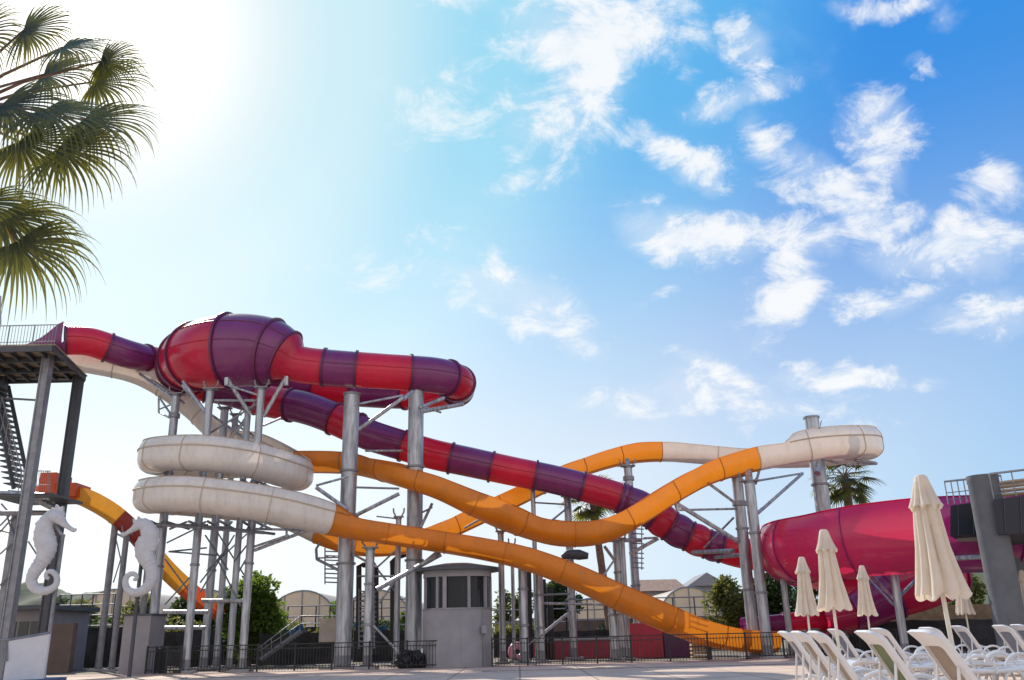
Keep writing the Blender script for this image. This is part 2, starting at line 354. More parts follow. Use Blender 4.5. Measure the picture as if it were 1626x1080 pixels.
# ================= SLIDES =================
def tube_slide(root, rows, marks, n=56, step=.25, flange=dseam, openfrom=None, bulge=0.):
    """marks: [(u, material)...] colour changes along path parameter"""
    pts, vals = path(rows, step); fr = frames(pts)
    ends = [m[0] for m in marks[1:]]+[len(rows)-.9]
    segs = []
    for (u0, mm), u1 in zip(marks, ends):
        idx = [i for i, v in enumerate(vals) if u0 <= v[0] <= u1]
        if len(idx) < 2: continue
        if idx[-1] < len(pts)-1: idx.append(idx[-1]+1)
        mb = MB(); L0 = len(idx)
        for k, i in enumerate(idx):
            r = vals[i][1]; t, s_, u = fr[i]; r *= 1+bulge*math.sin(PI*k/(L0-1))
            for j in range(n):
                a = 2*PI*j/n; mb.v.append(pts[i]+s_*math.cos(a)*r+u*math.sin(a)*r)
        for k in range(L0-1):
            for j in range(n): mb.f.append((k*n+j, k*n+(j+1) % n, (k+1)*n+(j+1) % n, (k+1)*n+j))
        seg = mb.build('tube_segment', mm, root)
        fb = MB(); i = idx[0]; r = vals[i][1]; t, s_, u = fr[i]
        e_ = .05+.035*r; ring = [(r-.05, -.05), (r+e_, -.05), (r+e_, .05), (r-.05, .05)]
        for (q, w) in ring:
            for j in range(n):
                a = 2*PI*j/n; fb.v.append(pts[i]+t*w+(s_*math.cos(a)+u*math.sin(a))*q)
        for k in range(3):
            for j in range(n): fb.f.append((k*n+j, k*n+(j+1) % n, (k+1)*n+(j+1) % n, (k+1)*n+j))
        fb.build('flange_ring', flange, seg)
        # longitudinal joint lips on both sides
        for sd in (-1, 1):
            lb = MB(); lb.tube([pts[i]+fr[i][1]*sd*(vals[i][1]*(1+bulge*math.sin(PI*k/(L0-1)))+.01)-fr[i][2]*vals[i][1]*.0 for k, i in enumerate(idx)], .025, 5)
            lb.build('joint_lip', mm, seg)
        if vals[idx[len(idx)//2]][1] > 1.2:
            for an in (.62, 2.52, -.55):
                MB().tube([pts[i]+(fr[i][1]*math.cos(an)+fr[i][2]*math.sin(an))*(vals[i][1]+.01) for i in idx], .03, 5).build('joint_lip', flange, seg)
        segs.append(seg)
    return segs

def flume_slide(root, rows, marks, seam, step=.3, w=.66, lo=.50, hi_=.40, n=14, secl=2.6, lip=.07, over=0.):
    """rows: (px,py,D, extra wall left, extra wall right, scale)"""
    pts, vals = path(rows, step); fr = frames(pts)
    def prof(e0, e1, sc):
        if over:
            o = [(math.cos(a)*w, math.sin(a)*lo) for a in [PI-over+(PI+2*over)*j/n for j in range(n+1)]]
            o = [(o[0][0]-lip, o[0][1])]+o+[(o[-1][0]+lip, o[-1][1])]
            return [(x*sc, z*sc) for x, z in o]
        def wall(e, k_): f_ = k_/4; return (w-.42*e*f_**2, hi_+e*f_*(1-.12*f_))
        o = []
        for k_ in (4, 3, 2, 1, 0): x, z = wall(e0, k_); o.append((-x, z))
        o = [(o[0][0]-lip, o[0][1])]+o
        for j in range(n+1):
            a = PI+PI*j/n; o.append((math.cos(a)*w, math.sin(a)*lo))
        for k_ in range(5): o.append(wall(e1, k_))
        o.append((o[-1][0]+lip, o[-1][1]))
        return [(x*sc, z*sc) for x, z in o]
    ends = [m[0] for m in marks[1:]]+[len(rows)]
    for (u0, mm), u1 in zip(marks, ends):
        idx = [i for i, v in enumerate(vals) if u0 <= v[0] <= u1]
        if not idx: continue
        if idx[-1] < len(pts)-1: idx.append(idx[-1]+1)
        per = max(2, int(secl/step)); st = 0
        while st < len(idx)-1:
            en = min(st+per, len(idx)-1)
            if len(idx)-1-en < per*.5: en = len(idx)-1
            part = idx[st:en+1]; mb = MB(); kk = None; cm = seam.get(mm.name, oseam)
            for i in part:
                t, s_, u = fr[i]; pr = prof(max(0, vals[i][1]), max(0, vals[i][2]), vals[i][3]); kk = len(pr)
                mb.v += [pts[i]+s_*x+u*z for x, z in pr]
            for a in range(len(part)-1):
                for j in range(kk-1): mb.f.append((a*kk+j, a*kk+j+1, (a+1)*kk+j+1, (a+1)*kk+j))
            seg = mb.build('flume_section', mm, root)
            # bolted cross flange under the joint
            i = part[0]; t, s_, u = fr[i]; pr = prof(max(0, vals[i][1]), max(0, vals[i][2]), vals[i][3])[1:-1]
            fb = MB(); g = len(pr); 
            for (dt_, k2) in ((-.018, 1.0), (-.018, 1.05), (.018, 1.05), (.018, 1.0)):
                fb.v += [pts[i]+t*dt_+s_*x*k2+u*(z*k2 if z < 0 else z) for x, z in pr]
            for a in range(3):
                for j in range(g-1): fb.f.append((a*g+j, a*g+j+1, (a+1)*g+j+1, (a+1)*g+j))
            fb.build('cross_flange', cm, seg)
            # side flange where the raised wall is bolted on
            for side, ei in ((-1, 1), (1, 2)):
                run = [i for i in part if vals[i][ei] > .12]
                if len(run) > 1:
                    MB().tube([pts[i]+fr[i][1]*side*(w+.02)*vals[i][3]+fr[i][2]*(hi_*vals[i][3]) for i in run], .03, 5).build('wall_flange', cm, seg)
            st = en
    return pts, vals

# --- crimson and purple tube slide ---
A = thing('tube_slide', 'long enclosed tube slide in crimson and purple bands with a swollen bend', 'water slide', P(500, 640, 44))
A.location.z = 0
Arows = [(104, 541, 38.0, .66), (143, 543, 38.5, .66), (202, 562, 39.5, .66), (249, 572, 41, .62), (330, 586, 43, .66), (430, 603, 44.0, .70), (520, 618, 43.6, .74),
 (600, 624, 43, .76), (672, 625, 42.2, .76), (722, 619, 40.8, .78), (724, 606, 39, .80), (690, 596, 38.0, .80), (613, 590, 37.4, .78), (535, 585, 37.1, .80), (484, 580, 37.0, .80), (466, 575, 37.0, .86), (450, 566, 37.0, 1.24),
 (425, 559, 37.1, 1.52), (385, 556, 37.2, 1.62), (345, 559, 37.5, 1.62), (313, 566, 38.6, 1.50), (295, 577, 40.0, 1.30), (293, 592, 41.4, 1.10), (315, 606, 42.6, .95), (362, 618, 43, .84), (426, 637, 42.8, .80), (478, 646, 42.3, .80),
 (517, 659, 42, .78), (556, 676, 41.8, .78), (587, 691, 41.6, .74), (638, 707, 41.5, .72), (690, 722, 41.4, .71), (742, 733, 41.4, .70), (812, 748, 41.4, .68), (881, 762, 41.5, .67),
 (962, 783, 41.7, .68), (1000, 797, 41.8, .68), (1043, 821, 41.9, .70), (1070, 839, 42, .70), (1111, 859, 42, .66), (1152, 873, 42, .62), (1190, 880, 42, .62), (1225, 884, 41.5, .64)]
def near(rows, px, lo, hi): # path parameter in [lo,hi] at which the photo abscissa is px
    for i in range(lo, hi):
        a, b = rows[i][0], rows[i+1][0]
        if min(a, b) <= px <= max(a, b) and a != b: return i+(px-a)/(b-a)
    return lo
q = lambda px, lo, hi: near(Arows, px, lo, hi)
Am = [(0, crimson), (q(172, 0, 3), purple), (q(232, 0, 5), crimson), (4.2, purple), (q(499, 4, 8), crimson), (q(560, 5, 9), purple), (q(640, 6, 9), crimson), (9.1, purple), (9.75, crimson), (10.5, purple), (q(653, 10, 13), crimson), (q(568, 12, 14), purple),
      (q(520, 13, 14), crimson), (q(456, 15, 18), purple), (q(430, 15, 18), purple), (q(366, 17, 20), crimson), (q(318, 18, 21), crimson), (20.55, purple), (21.4, crimson), (22.4, crimson), (23.3, purple), (q(408, 23, 26), crimson), (q(458, 24, 27), purple), (q(530, 26, 29), crimson), (q(565, 27, 29), purple), (q(640, 29, 32), crimson), (q(713, 30, 33), purple),
      (q(779, 32, 34), crimson), (q(846, 33, 35), purple), (q(919, 34, 36), crimson)]
xs = [985, 1012, 1040, 1066, 1090, 1112, 1140]
cc = [purple, crimson, purple, crimson, purple, purple, crimson]
xs = [993, 1036, 1062, 1092, 1120, 1142]; cc = [purple, crimson, purple, crimson, purple, crimson]
Am += [(q(x, 35, 41), c) for x, c in zip(xs, cc)]
i1 = [k for k, m in enumerate(Am) if m[0] > 35.6][0]
# straight barrels first, then the last bulging barrels
tube_slide(A, Arows[:37], Am[:i1], step=.14)
def sub(rows, u0): 
    k = int(u0); return rows[k:], k
rr, k0 = sub(Arows, 35); tube_slide(A, rr, [(m[0]-k0, m[1]) for m in [(q(985, 35, 37), purple)]+Am[i1+0:]], step=.11, bulge=.13)
# open entry tray on the tower
tr = MB(); a0 = P(39, 548, 37.3); a1 = P(88, 548, 37.8); a2 = P(106, 541, 38.0)
k = 14; ST = [(0, .30, -.36), (.12, .5, -.24), (.4, .60, -.10), (.55, .62, .02), (.68, .64, .18), (.8, .66, .36), (.92, .67, .56), (1.06, .67, .68)]
for (t, wdt, hgt) in ST:
    c = a0.lerp(a2, t)
    for j in range(k+1):
        a = PI*j/k+PI; z = math.sin(a)*(.16+.4*t*t)
        tr.v.append(c+V((0, math.cos(a)*wdt, z-.42+.35*t)))
    tr.v.append(c+V((0, wdt+.03, hgt))); tr.v.append(c+V((0, -wdt-.03, hgt)))
g = k+3
for i in range(len(ST)-1):
    o = i*g
    for j in range(k): tr.f.append((o+j, o+j+1, o+g+j+1, o+g+j))
    tr.f.append((o+k, o+k+1, o+g+k+1, o+g+k)); tr.f.append((o, o+k+2, o+g+k+2, o+g))
tr.build('entry_tray', mat('purple_gelcoat', (.20, .04, .16), .3, var=.1, scale=1), A)

# --- white and orange open flume ---
B = thing('open_flume_slide', 'open flume slide, white in its tight coils and amber orange along its long waves', 'water slide', V((P(600, 760, 38).x, 38, 0)))
Brows = [(100, 568, 40, 0, 0, 1), (124, 573, 40, 0, 0, 1), (207, 590, 40.8, 0, 0, 1), (259, 615, 41.3, 0, 0, 1), (306, 650, 41.6, 0, 0, 1), (345, 686, 41.6, 0, .0, 1), (392, 708, 41.2, .4, 0, 1), (440, 735, 40, .45, 0, 1), (472, 760, 38, .45, 0, 1.0), (454, 755, 36.1, .45, 0, 1.0),
 (399, 739, 34.6, .47, 0, 1.0), (337, 729, 34.0, .47, 0, 1.02), (282, 727, 34.4, .47, 0, 1.0), (246, 730, 36.2, .45, 0, 1.0), (256, 738, 38.8, .45, 0, 1.0), (310, 742, 40.6, .45, 0, 1), (380, 742, 41.0, .4, 0, 1), (440, 736, 40.6, 0, 0, 1), (495, 734, 40, 0, 0, 1),
 (558, 736, 39.3, 0, 0, 1), (600, 744, 38.6, 0, 0, 1), (650, 759, 37.0, 0, 0, .95), (700, 776, 36.6, 0, 0, .95), (765, 806, 36.8, 0, 0, 1.0), (830, 833, 38, 0, 0, 1.03), (892, 847, 38, 0, 0, 1.1), (957, 843, 38, 0, 0, 1.05), (1016, 814, 38.2, 0, 0, 1), (1070, 780, 38.5, 0, 0, 1), (1125, 751, 38.8, 0, 0, 1.02),
 (1192, 731, 39, 0, 0, 1.08), (1239, 723, 39, 0, 0, 1.0), (1262, 719, 39, 0, .42, 1), (1300, 713, 38.9, 0, .52, 1.02), (1345, 710, 39.4, 0, .52, 1.05), (1376, 710, 41.0, 0, .52, 1.05), (1372, 716, 43.2, 0, .5, 1), (1335, 722, 44.6, 0, .45, 1), (1283, 727, 45, 0, .3, 1), (1190, 728, 45.6, 0, .25, .96), (1100, 721, 46, 0, .2, .98),
 (1054, 718, 46, 0, 0, 1), (1000, 721, 45.8, 0, 0, 1.05), (943, 735, 45, 0, 0, 1), (885, 757, 44, 0, 0, 1), (808, 794, 43.2, 0, 0, 1), (730, 831, 42.6, 0, 0, 1), (680, 852, 42, 0, 0, 1), (640, 863, 41.6, 0, 0, 1), (580, 866, 41.2, 0, 0, 1), (520, 852, 41, 0, 0, 1), (440, 818, 41.2, 0, .4, 1), (340, 806, 40.8, 0, .45, 1),
 (262, 798, 38.6, 0, .45, 1.0), (238, 795, 36.0, 0, .45, 1.0), (272, 792, 34.2, 0, .47, 1.0), (330, 795, 33.9, 0, .47, 1.0), (430, 809, 34.4, 0, .45, 1.0), (512, 828, 35.2, 0, .42, .95), (560, 839, 35.8, 0, 0, .88), (620, 848, 36.2, 0, 0, .86), (680, 857, 36.4, 0, 0, .88), (760, 870, 36.4, 0, 0, .9), (836, 887, 36.5, 0, 0, .95), (914, 916, 36.7, 0, 0, 1.0),
 (993, 953, 37.0, 0, 0, 1.05), (1055, 981, 37.5, 0, 0, 1.05), (1112, 1003, 38, 0, 0, 1.0), (1166, 1015, 38.6, 0, 0, .95), (1225, 1019, 39.4, 0, 0, .95)]
SEAM = {'orange_fibreglass': oseam, 'cream_fibreglass': wseam}
nb = lambda px, lo, hi: near(Brows, px, lo, hi)
flume_slide(B, Brows, [(0, white), (nb(478, 17, 19), orange), (nb(1194, 28, 32), white), (nb(1054, 38, 43), orange), (nb(512, 48, 53), white), (nb(513, 56, 61), orange)], SEAM)

# --- big pink bowl slide on the right ---
C = thing('bowl_slide', 'huge pink half-pipe slide bending round in front of the dark bridge', 'water slide', V((P(1380, 850, 36).x, 36, 0)))
Crows = [(1700, 842, 33.4, 0, 0, 2.0), (1600, 838, 33.4, 0, 0, 2.15), (1500, 840, 33.4, 0, 0, 2.15), (1440, 843, 33.7, 0, 0, 2.12), (1370, 850, 34.4, 0, 0, 2.06), (1310, 860, 35.6, 0, 0, 2.0), (1268, 866, 37.0, 0, 0, 1.96), (1252, 872, 39.5, 0, 0, 1.9), (1275, 882, 42, 0, 0, 1.9),
 (1340, 895, 43, 0, 0, 1.9), (1430, 900, 43, 0, 0, 1.9), (1510, 905, 42, 0, 0, 1.8)]
nc = lambda px, lo, hi: near(Crows, px, lo, hi)
SEAM2 = {'pink_fibreglass': bowlpurp, 'violet_fibreglass': bowlpurp}
flume_slide(C, Crows, [(0, bowlpurp), (nc(1478, 1, 4), bowlpink), (9.6, bowlpurp)], SEAM2, step=.25, w=.68, lo=.74, n=28, secl=2.7, lip=.03, over=R(42))
# dark lower bowl that drains to the exit tube
lb = MB(); lw = [(1500, 905, 41, 1.3), (1450, 925, 40.5, 1.25), (1405, 948, 40.5, 1.0), (1360, 972, 40.5, .8), (1300, 985, 40, .62)]
tube_slide(C, lw, [(0, bowlpink), (1.6, bowlpurp), (3.2, bowlpink)], step=.3, flange=bowlpurp)
Ex = thing('exit_tube', 'small violet and pink exit tube lying low beside the amber run-out', 'slide tube', P(1240, 990, 41)); Ex.location.z = 0
tube_slide(Ex, [(1312, 984, 40.5, .42), (1276, 986, 40.5, .40), (1240, 989, 40.5, .36), (1205, 992, 40.5, .34), (1178, 994, 40.5, .34)], [(0, bowlpink), (1.7, purple)], step=.2, flange=purple)
for px in (1195, 1290):
    MB().box((P(px, 995, 40.5).x, 40.5, .55), (.5, .5, 1.1)).build('cradle', steel2, Ex)

# --- red and amber slide on the left ---
E = thing('speed_slide', 'narrow open slide in vermilion, amber and brick red dropping behind the seahorses', 'water slide', V((P(200, 850, 42).x, 42, 0)))
Er = [(60, 786, 41, 0, 0, .82), (100, 786, 41, 0, 0, .82), (126, 787, 41.2, 0, 0, .82), (157, 801, 41.6, 0, 0, .85), (186, 820, 42, 0, 0, .85), (214, 846, 42.4, 0, 0, .85), (240, 876, 42.8, 0, 0, .85), (268, 908, 43.2, 0, 0, .85), (296, 934, 43.6, 0, 0, .85), (327, 958, 44, 0, 0, .85), (352, 972, 44.4, 0, 0, .85)]
ne = lambda px: near(Er, px, 0, 10)
flume_slide(E, Er, [(0, redor), (ne(122), yelor), (ne(184), dkred), (ne(246)-.15, yelor), (ne(288), redor)], {'vermilion_fibreglass': dkred, 'amber_fibreglass': redor}, step=.3, secl=2.2)
b1 = P(87, 776, 41.0); MB().box(b1, (.75, 1.5, 1.25)).build('start_housing', redor, E)
b1 = P(113, 781, 41.0); MB().box(b1, (1.1, 1.46, .60)).build('start_housing', redor, E)

# ================= COLUMNS =================
Z0 = 36.8
column('tall left post of the coil frame with a wide clamp under the crimson bend', (280, 628), 38.2, .36, [((232, 596, 41), (292, 640, 38.3), .06), ((252, 630, 41), (278, 668, 38.4), .05), ((252, 630, 41), (252, 655, 41), .05), ((252, 655, 41), (278, 668, 38.4), .05), ((253, 650, 40.5), (278, 640, 38.3), .04), ((222, 594, 40), (280, 636, 38.3), .07), ((290, 612, 37.5), (322, 650, 37.2), .08)], collars=(660,))
column('second post from the left of the coil frame, nearest the forecourt', (334, 620), 36.4, .32, [((291, 606, 37), (326, 654, 36.4), .08), ((360, 600, 36), (398, 660, 36.6), .09), ((360, 600, 36), (360, 612, 36), .10), ((340, 636, 36.4), (411, 636, 36.6), .06), ((362, 612, 36), (412, 628, 36.5), .05)])
column('thick middle post behind the coil frame', (357, 650), 40.2, .36, [((330, 655, 39), (398, 702, 40), .06), ((365, 700, 40), (392, 660, 40), .05), ((366, 668, 40), (398, 690, 40), .05)])
column('thin rear post of the coil frame, hidden by the white coils', (374, 660), 42, .30)
column('fourth post of the coil frame with crossed braces', (394, 650), 37.6, .28, [((372, 690, 38), (395, 662, 38), .05), ((372, 662, 38), (405, 695, 38), .04)])
column('right-hand post of the coil frame, beneath the purple swelling', (415, 618), 36.5, .32, [((455, 598, 36.6), (418, 662, 36.6), .09), ((455, 598, 36.6), (455, 612, 36.6), .10), ((446, 664, 37), (418, 676, 36.6), .05), ((330, 690, 36.8), (410, 640, 36.6), .045), ((494, 840, 36), (404, 874, 36.5), .07), ((455, 842, 36), (455, 853, 36), .05), ((404, 868, 36.5), (458, 850, 36), .05), ((404, 840, 36.5), (494, 842, 36), .05)])
fr_ = thing('brace_frame', 'web of thin crossing braces and ring beams between the posts under the white coils', 'brace frame', V((P(330, 900, 37.5).x, 37.5, 0)))
def hb(px0, px1, y0, y1, D0, D1, r=.07, nm='beam'): MB().tube([P(px0, y0, D0), P(px1, y1, D1)], r, 8).build(nm, steel2, fr_)
for y, yy in ((766, 782), (832, 846)):
    hb(226, 320, y-1, y+6, 36, 35.2); hb(320, 420, y+6, yy, 35.2, 36.2); hb(240, 330, y+1, y+2, 39, 41, .06); hb(330, 436, y+3, yy+2, 41, 39, .06)
    for k, (ax, bx) in enumerate([(240, 262), (262, 300), (300, 330), (330, 350), (350, 372), (385, 404), (404, 430)]):
        hb(ax, bx, y-4, y+8, 35+k % 2, 40-k % 3, .055)
        hb(ax+8, bx-4, y+8, y-3, 36, 38, .05)
for a, b in [((265, 862), (318, 836)), ((268, 876), (328, 870)), ((268, 876), (345, 882)), ((262, 888), (312, 955)), ((326, 850), (362, 905)), ((318, 925), (352, 880)), ((330, 905), (392, 848)), ((350, 960), (395, 880)), ((382, 962), (346, 890)), ((318, 940), (372, 850)), ((345, 845), (395, 925)), ((372, 892), (404, 850)), ((262, 960), (312, 905))]:
    MB().tube([P(*a, 37.0), P(*b, 38.6)], .035, 6).build('tie_rod', steel2, fr_)
for (x0, y0, x1, y1, D) in [(258, 972, 330, 972, 37.5), (262, 997, 326, 997, 37.2), (320, 954, 398, 954, 37)]:
    MB().tube([P(x0, y0, D), P(x1, y1, D)], .085, 8).build('beam', steel, fr_)

column('massive post left of the grey booth carrying the crimson tube', (559, 626), 37.4, .68, [((640, 632, 36.4), (570, 682, 36.5), .085), ((562, 643, 36.5), (640, 628, 36.4), .05), ((502, 771, 36.6), (553, 757, 36.6), .05), ((502, 774, 36.6), (553, 810, 36.6), .08), ((634, 784, 36.8), (566, 818, 36.6), .08), ((634, 776, 36.8), (566, 774, 36.6), .045), ((580, 716, 38), (640, 716, 38), .05)], collars=(820,))
column('massive post touching the left edge of the grey booth', (661, 618), 37.9, .68, [((640, 634, 36.4), (655, 622, 36.8), .10), ((705, 632, 37.6), (665, 648, 37), .08), ((735, 642, 38.3), (668, 654, 37), .09), ((700, 655, 37.6), (670, 645, 37), .05), ((686, 800, 37.6), (668, 838, 37), .06), ((668, 815, 37), (686, 806, 37.6), .04), ((598, 936, 36.4), (700, 880, 36.8), .10), ((664, 902, 37), (700, 872, 36.8), .08)])
column('mid-height post in front between the two massive posts', (588, 872), 36.3, .36, [((560, 880, 37.2), (598, 900, 36.6), .05), ((567, 915, 38), (640, 915, 38), .04)])
column('slim post between the massive posts, rising behind the amber flume', (633, 823), 37.8, .24, [((598, 820, 38), (633, 824, 38), .03), ((600, 900, 38.5), (633, 870, 37.8), .04), ((602, 958, 38), (633, 915, 37.8), .05), ((600, 905, 38), (636, 950, 38), .04), ((590, 990, 37.6), (632, 1035, 37.4), .05)])
column('post just right of the booth holding up the amber flume', (795, 846), 38.6, .26, [((770, 818, 38), (838, 832, 38), .05), ((738, 838, 40), (770, 820, 38), .05)])
column('slender post beside the booth with a short side arm', (813, 870), 40.5, .16)
column('front post under the middle of the amber flume', (829, 886), 37.2, .36, [((829, 1030, 37.3), (862, 1008, 38), .04), ((858, 1010, 38.2), (905, 972, 40), .07)])
column('post beneath the low point of the amber wave', (855, 900), 38.2, .34, [((855, 958, 38.3), (960, 960, 40), .05), ((855, 945, 38.3), (906, 943, 40), .04)])
column('thin tall post rising behind the crimson tube to the rear amber leg', (846, 776), 42.2, .22, [((846, 798, 42.2), (896, 801, 42.5), .04), ((836, 770, 43), (846, 780, 42.3), .08)])
column('rear post with a platform arm behind the crimson tube', (901, 790), 42.8, .36, [((903, 805, 42.6), (872, 830, 41), .05), ((880, 826, 41), (904, 830, 42.5), .04), ((905, 855, 42.7), (905, 940, 42.7), .08)])
column('tall post under the crest of the rear amber wave', (997, 742), 44.5, .42, [((997, 742, 44.5), (996, 730, 44.8), .12)], collars=(760,))
column('post with ladder rungs right of the slanting palm trunk', (978, 852), 40.5, .34, [((960, 868, 40), (976, 890, 40.4), .07), ((956, 918, 40), (976, 888, 40.4), .05), ((960, 858, 40), (1018, 858, 40), .09)])
column('slim post coupled to the ladder post', (988, 857), 39.6, .20, [((1045, 855, 39.6), (1000, 880, 39.6), .08), ((1022, 855, 39.6), (1042, 854, 39.6), .05)])
column('post crossed by the lower end of the amber flume', (971, 945), 37.6, .34)
column('left of the pair of tall posts under the white turn', (1170, 757), 39.3, .48, [((1112, 758, 38.7), (1169, 800, 39.2), .07), ((1075, 800, 38.6), (1172, 860, 39.2), .10), ((1078, 810, 38.6), (1168, 808, 39.2), .05), ((1072, 796, 38.6), (1077, 812, 38.6), .09), ((1100, 877, 41.4), (1165, 875, 39.6), .10), ((1118, 870, 41), (1165, 822, 39.6), .05), ((1135, 885, 41.4), (1180, 881, 40), .09)], collars=(800,))
column('right of the pair of tall posts under the white turn', (1190, 766), 37.6, .44, [((1274, 752, 43), (1203, 815, 38), .08), ((1272, 752, 43), (1200, 764, 38), .05), ((1207, 742, 39), (1200, 768, 37.8), .06), ((1188, 745, 38.8), (1190, 768, 37.8), .16)])
column('thick post with its head standing above the white turn', (1288, 663), 40.6, .68, [((1300, 735, 38.6), (1298, 752, 38.2), .14), ((1330, 735, 40), (1302, 728, 38.6), .06), ((1340, 728, 40), (1390, 735, 41), .07), ((1345, 738, 40.5), (1392, 736, 41.3), .07), ((1304, 668, 38.4), (1300, 684, 38.4), .03)])
# posts under the bowl
column('post with angled arms under the middle of the pink bowl', (1416, 892), 34.6, .30, [((1368, 898, 36), (1420, 952, 34.6), .06), ((1470, 905, 36), (1424, 952, 34.6), .06), ((1372, 912, 38), (1418, 960, 34.8), .05)])
column('left corner post under the pink bowl', (1243, 914), 38.5, .26)
column('rear post under the pink bowl with a straight brace', (1283, 925), 41, .28)
bs = thing('ring_beam', 'pale steel beam running along beneath the pink bowl', 'beam', V((P(1380, 895, 35).x, 35, 0)))
MB().tube([P(1240, 915, 38.5), P(1300, 905, 37), P(1416, 892, 34.6), P(1480, 888, 33.0), P(1560, 884, 31.5)], .09, 8).build('beam', steel, bs)
MB().tube([P(1243, 917, 38.6), P(1300, 918, 41.5), P(1470, 912, 42)], .08, 8).build('beam', steel, bs)
for a, b in [((1260, 915), (1300, 905)), ((1340, 900), (1360, 915)), ((1440, 892), (1470, 910))]: MB().tube([P(*a, 38), P(*b, 36)], .05, 6).build('brace', steel2, bs)
# posts on the left slide
column('left of two slim posts holding the vermilion slide', (183, 832), 42, .30, [((186, 848, 42), (202, 856, 41), .05), ((184, 855, 42), (200, 925, 41), .03), ((200, 862, 41), (180, 925, 42), .03)], m=steel2)
column('right of two slim posts holding the vermilion slide', (201, 850), 41, .26, m=steel2)
column('post behind the right seahorse near the grey block', (234, 905), 41.5, .28, m=steel2)
column('inclined stay post behind the right seahorse', (245, 930), 39, .24, m=dsteel)

# ================= TOWER =================
T = thing('access_tower', 'grey steel slide tower at the left edge with a grated deck, stairs and railings', 'tower', V((P(60, 1000, 35).x, 35, 0)))
zt = P(80, 552, 33).z
c0 = P(84, 552, 33); xr1 = P(128, 598, 37).x; zt = (c0.z+P(128, 598, 37).z)/2
xl = P(-60, 560, 35).x; xr = c0.x; shx = (xr1-c0.x)/4.4
def shear(mb):
    mb.v = [V((p.x+(p.y-33)*shx, p.y, p.z)) for p in mb.v]; return mb
def bx(mb, x0, x1, y0, y1, z0, z1): return mb.box(((x0+x1)/2, (y0+y1)/2, (z0+z1)/2), (abs(x1-x0), abs(y1-y0), abs(z1-z0)))
d = MB(); 
for k in range(26):
    x = xl+(xr-xl)*k/25
    bx(d, x-.1, x+.1, 33, 37.4, zt+.10, zt+.14)
bx(d, xl, xr, 33, 37.4, zt+.141, zt+.17); shear(d).build('deck', mat('timber_deck', (.34, .26, .17), .8, var=.3), T, smooth=False)
d = MB()
for y in (33.0, 34.4, 35.9, 37.4): bx(d, xl, xr, y-.06, y+.06, zt-.14, zt+.09)
for k in range(9):
    x = xl+(xr-xl)*k/8; bx(d, x-.05, x+.05, 33, 37.4, zt-.10, zt+.088)
shear(d).build('deck_frame', dsteel, T, smooth=False)
d = MB()
for (pt, pxl, D, y_) in (((78, 556), 0, 34.0, 0), ):
    pass
def vpost(mb, px, py, D, w=.3, z0=0):
    p = P(px, py, D); mb.box((p.x, D, (p.z+z0)/2), (w, w, p.z-z0)); return p
for (px, py, D, w, mm) in [(79, 556, 34.2, .33, steel2), (126, 596, 37.2, .34, dsteel), (6, 600, 37.2, .34, dsteel), (26, 812, 37.6, .22, steel2), (-10, 552, 34.2, .4, steel)]:
    mb = MB(); p = vpost(mb, px, py, D, w)
    if w in (.33, .34):  # box section: two channels with a recessed web
        mb.box((p.x+w*.42, D-w*.5-.02, p.z/2), (.05, .05, p.z)); mb.box((p.x-w*.42, D-w*.5-.02, p.z/2), (.05, .05, p.z))
    mb.build('post', mm, T, smooth=False)
def rod(a, b, r, nm, m, par): return MB().tube([P(*a), P(*b)], r, 8).build(nm, m, par)
rod((0, 600, 37.2), (130, 603, 37.3), .06, 'beam', steel2, T); rod((0, 632, 36), (66, 636, 34.4), .045, 'beam', steel2, T)
rod((0, 815, 37), (96, 814, 37), .11, 'beam', steel2, T); rod((-10, 782, 35.5), (80, 789, 35.5), .14, 'beam', steel, T); rod((52, 790, 35.5), (84, 806, 36.2), .14, 'beam', steel, T)
for a, b in [((0, 835), (22, 812)), ((0, 880), (22, 860)), ((0, 845), (40, 800)), ((10, 815), (36, 900)), ((0, 842), (22, 848)), ((45, 860), (58, 880)), ((0, 930), (20, 905)), ((2, 800), (18, 818))]:
    rod((*a, 37.4), (*b, 37.4), .035, 'tie_rod', steel2, T)
# upper rail
d = MB(); a = V((xl, 33.05, zt+.17)); b = V((xr, 33.05, zt+.17)); hR = P(40, 516, 33).z-zt-.17
for k in range(40):
    p = a.lerp(b, k/39); d.tube([p, p+V((0, 0, hR))], .012 if k % 8 else .03, 4)
d.tube([a+V((0, 0, hR)), b+V((0, 0, hR))], .025, 5); d.tube([a+V((0, 0, .12)), b+V((0, 0, .12))], .015, 5)
d.build('railing', steel2, T)
d = MB(); d.tube([P(1, 470, 34), P(1, 516, 34)], .03, 6); d.build('lamp_rod', steel2, T)
# stair flight
d = MB(); A0 = P(-14, 600, 35.4); A1 = P(22, 776, 35.4); off = V((0, 1.3, 0))
d.tube([A0, A1], .09, 4); d.tube([A0+off, A1+off], .09, 4); d.build('stringer', dsteel, T)
d = MB()
for k in range(1, 20):
    p = A0.lerp(A1, k/20); d.box(p+off*.5+V((-.18, 0, 0)), (.42, 1.3, .04))
d.build('stair_tread', dsteel, T, smooth=False)
d = MB(); B0 = P(3, 630, 35.2); B1 = P(34, 747, 35.2); d.tube([B0, B1], .03, 6); d.tube([P(0, 655, 35.2), P(32, 772, 35.2)], .02, 6)
for k in range(7): p = B0.lerp(B1, k/6); d.tube([p, p-V((0, 0, .9))], .018, 4)
d.tube([P(34, 747, 35.2), P(80, 748, 35.2)], .025, 6); d.tube([P(34, 770, 35.2), P(80, 770, 35.2)], .015, 6)
for k in range(14): x = 34+k*3.5; d.tube([P(x, 747, 35.2), P(x, 782, 35.2)], .012 if k % 6 else .025, 4)
d.build('stair_railing', steel2, T)
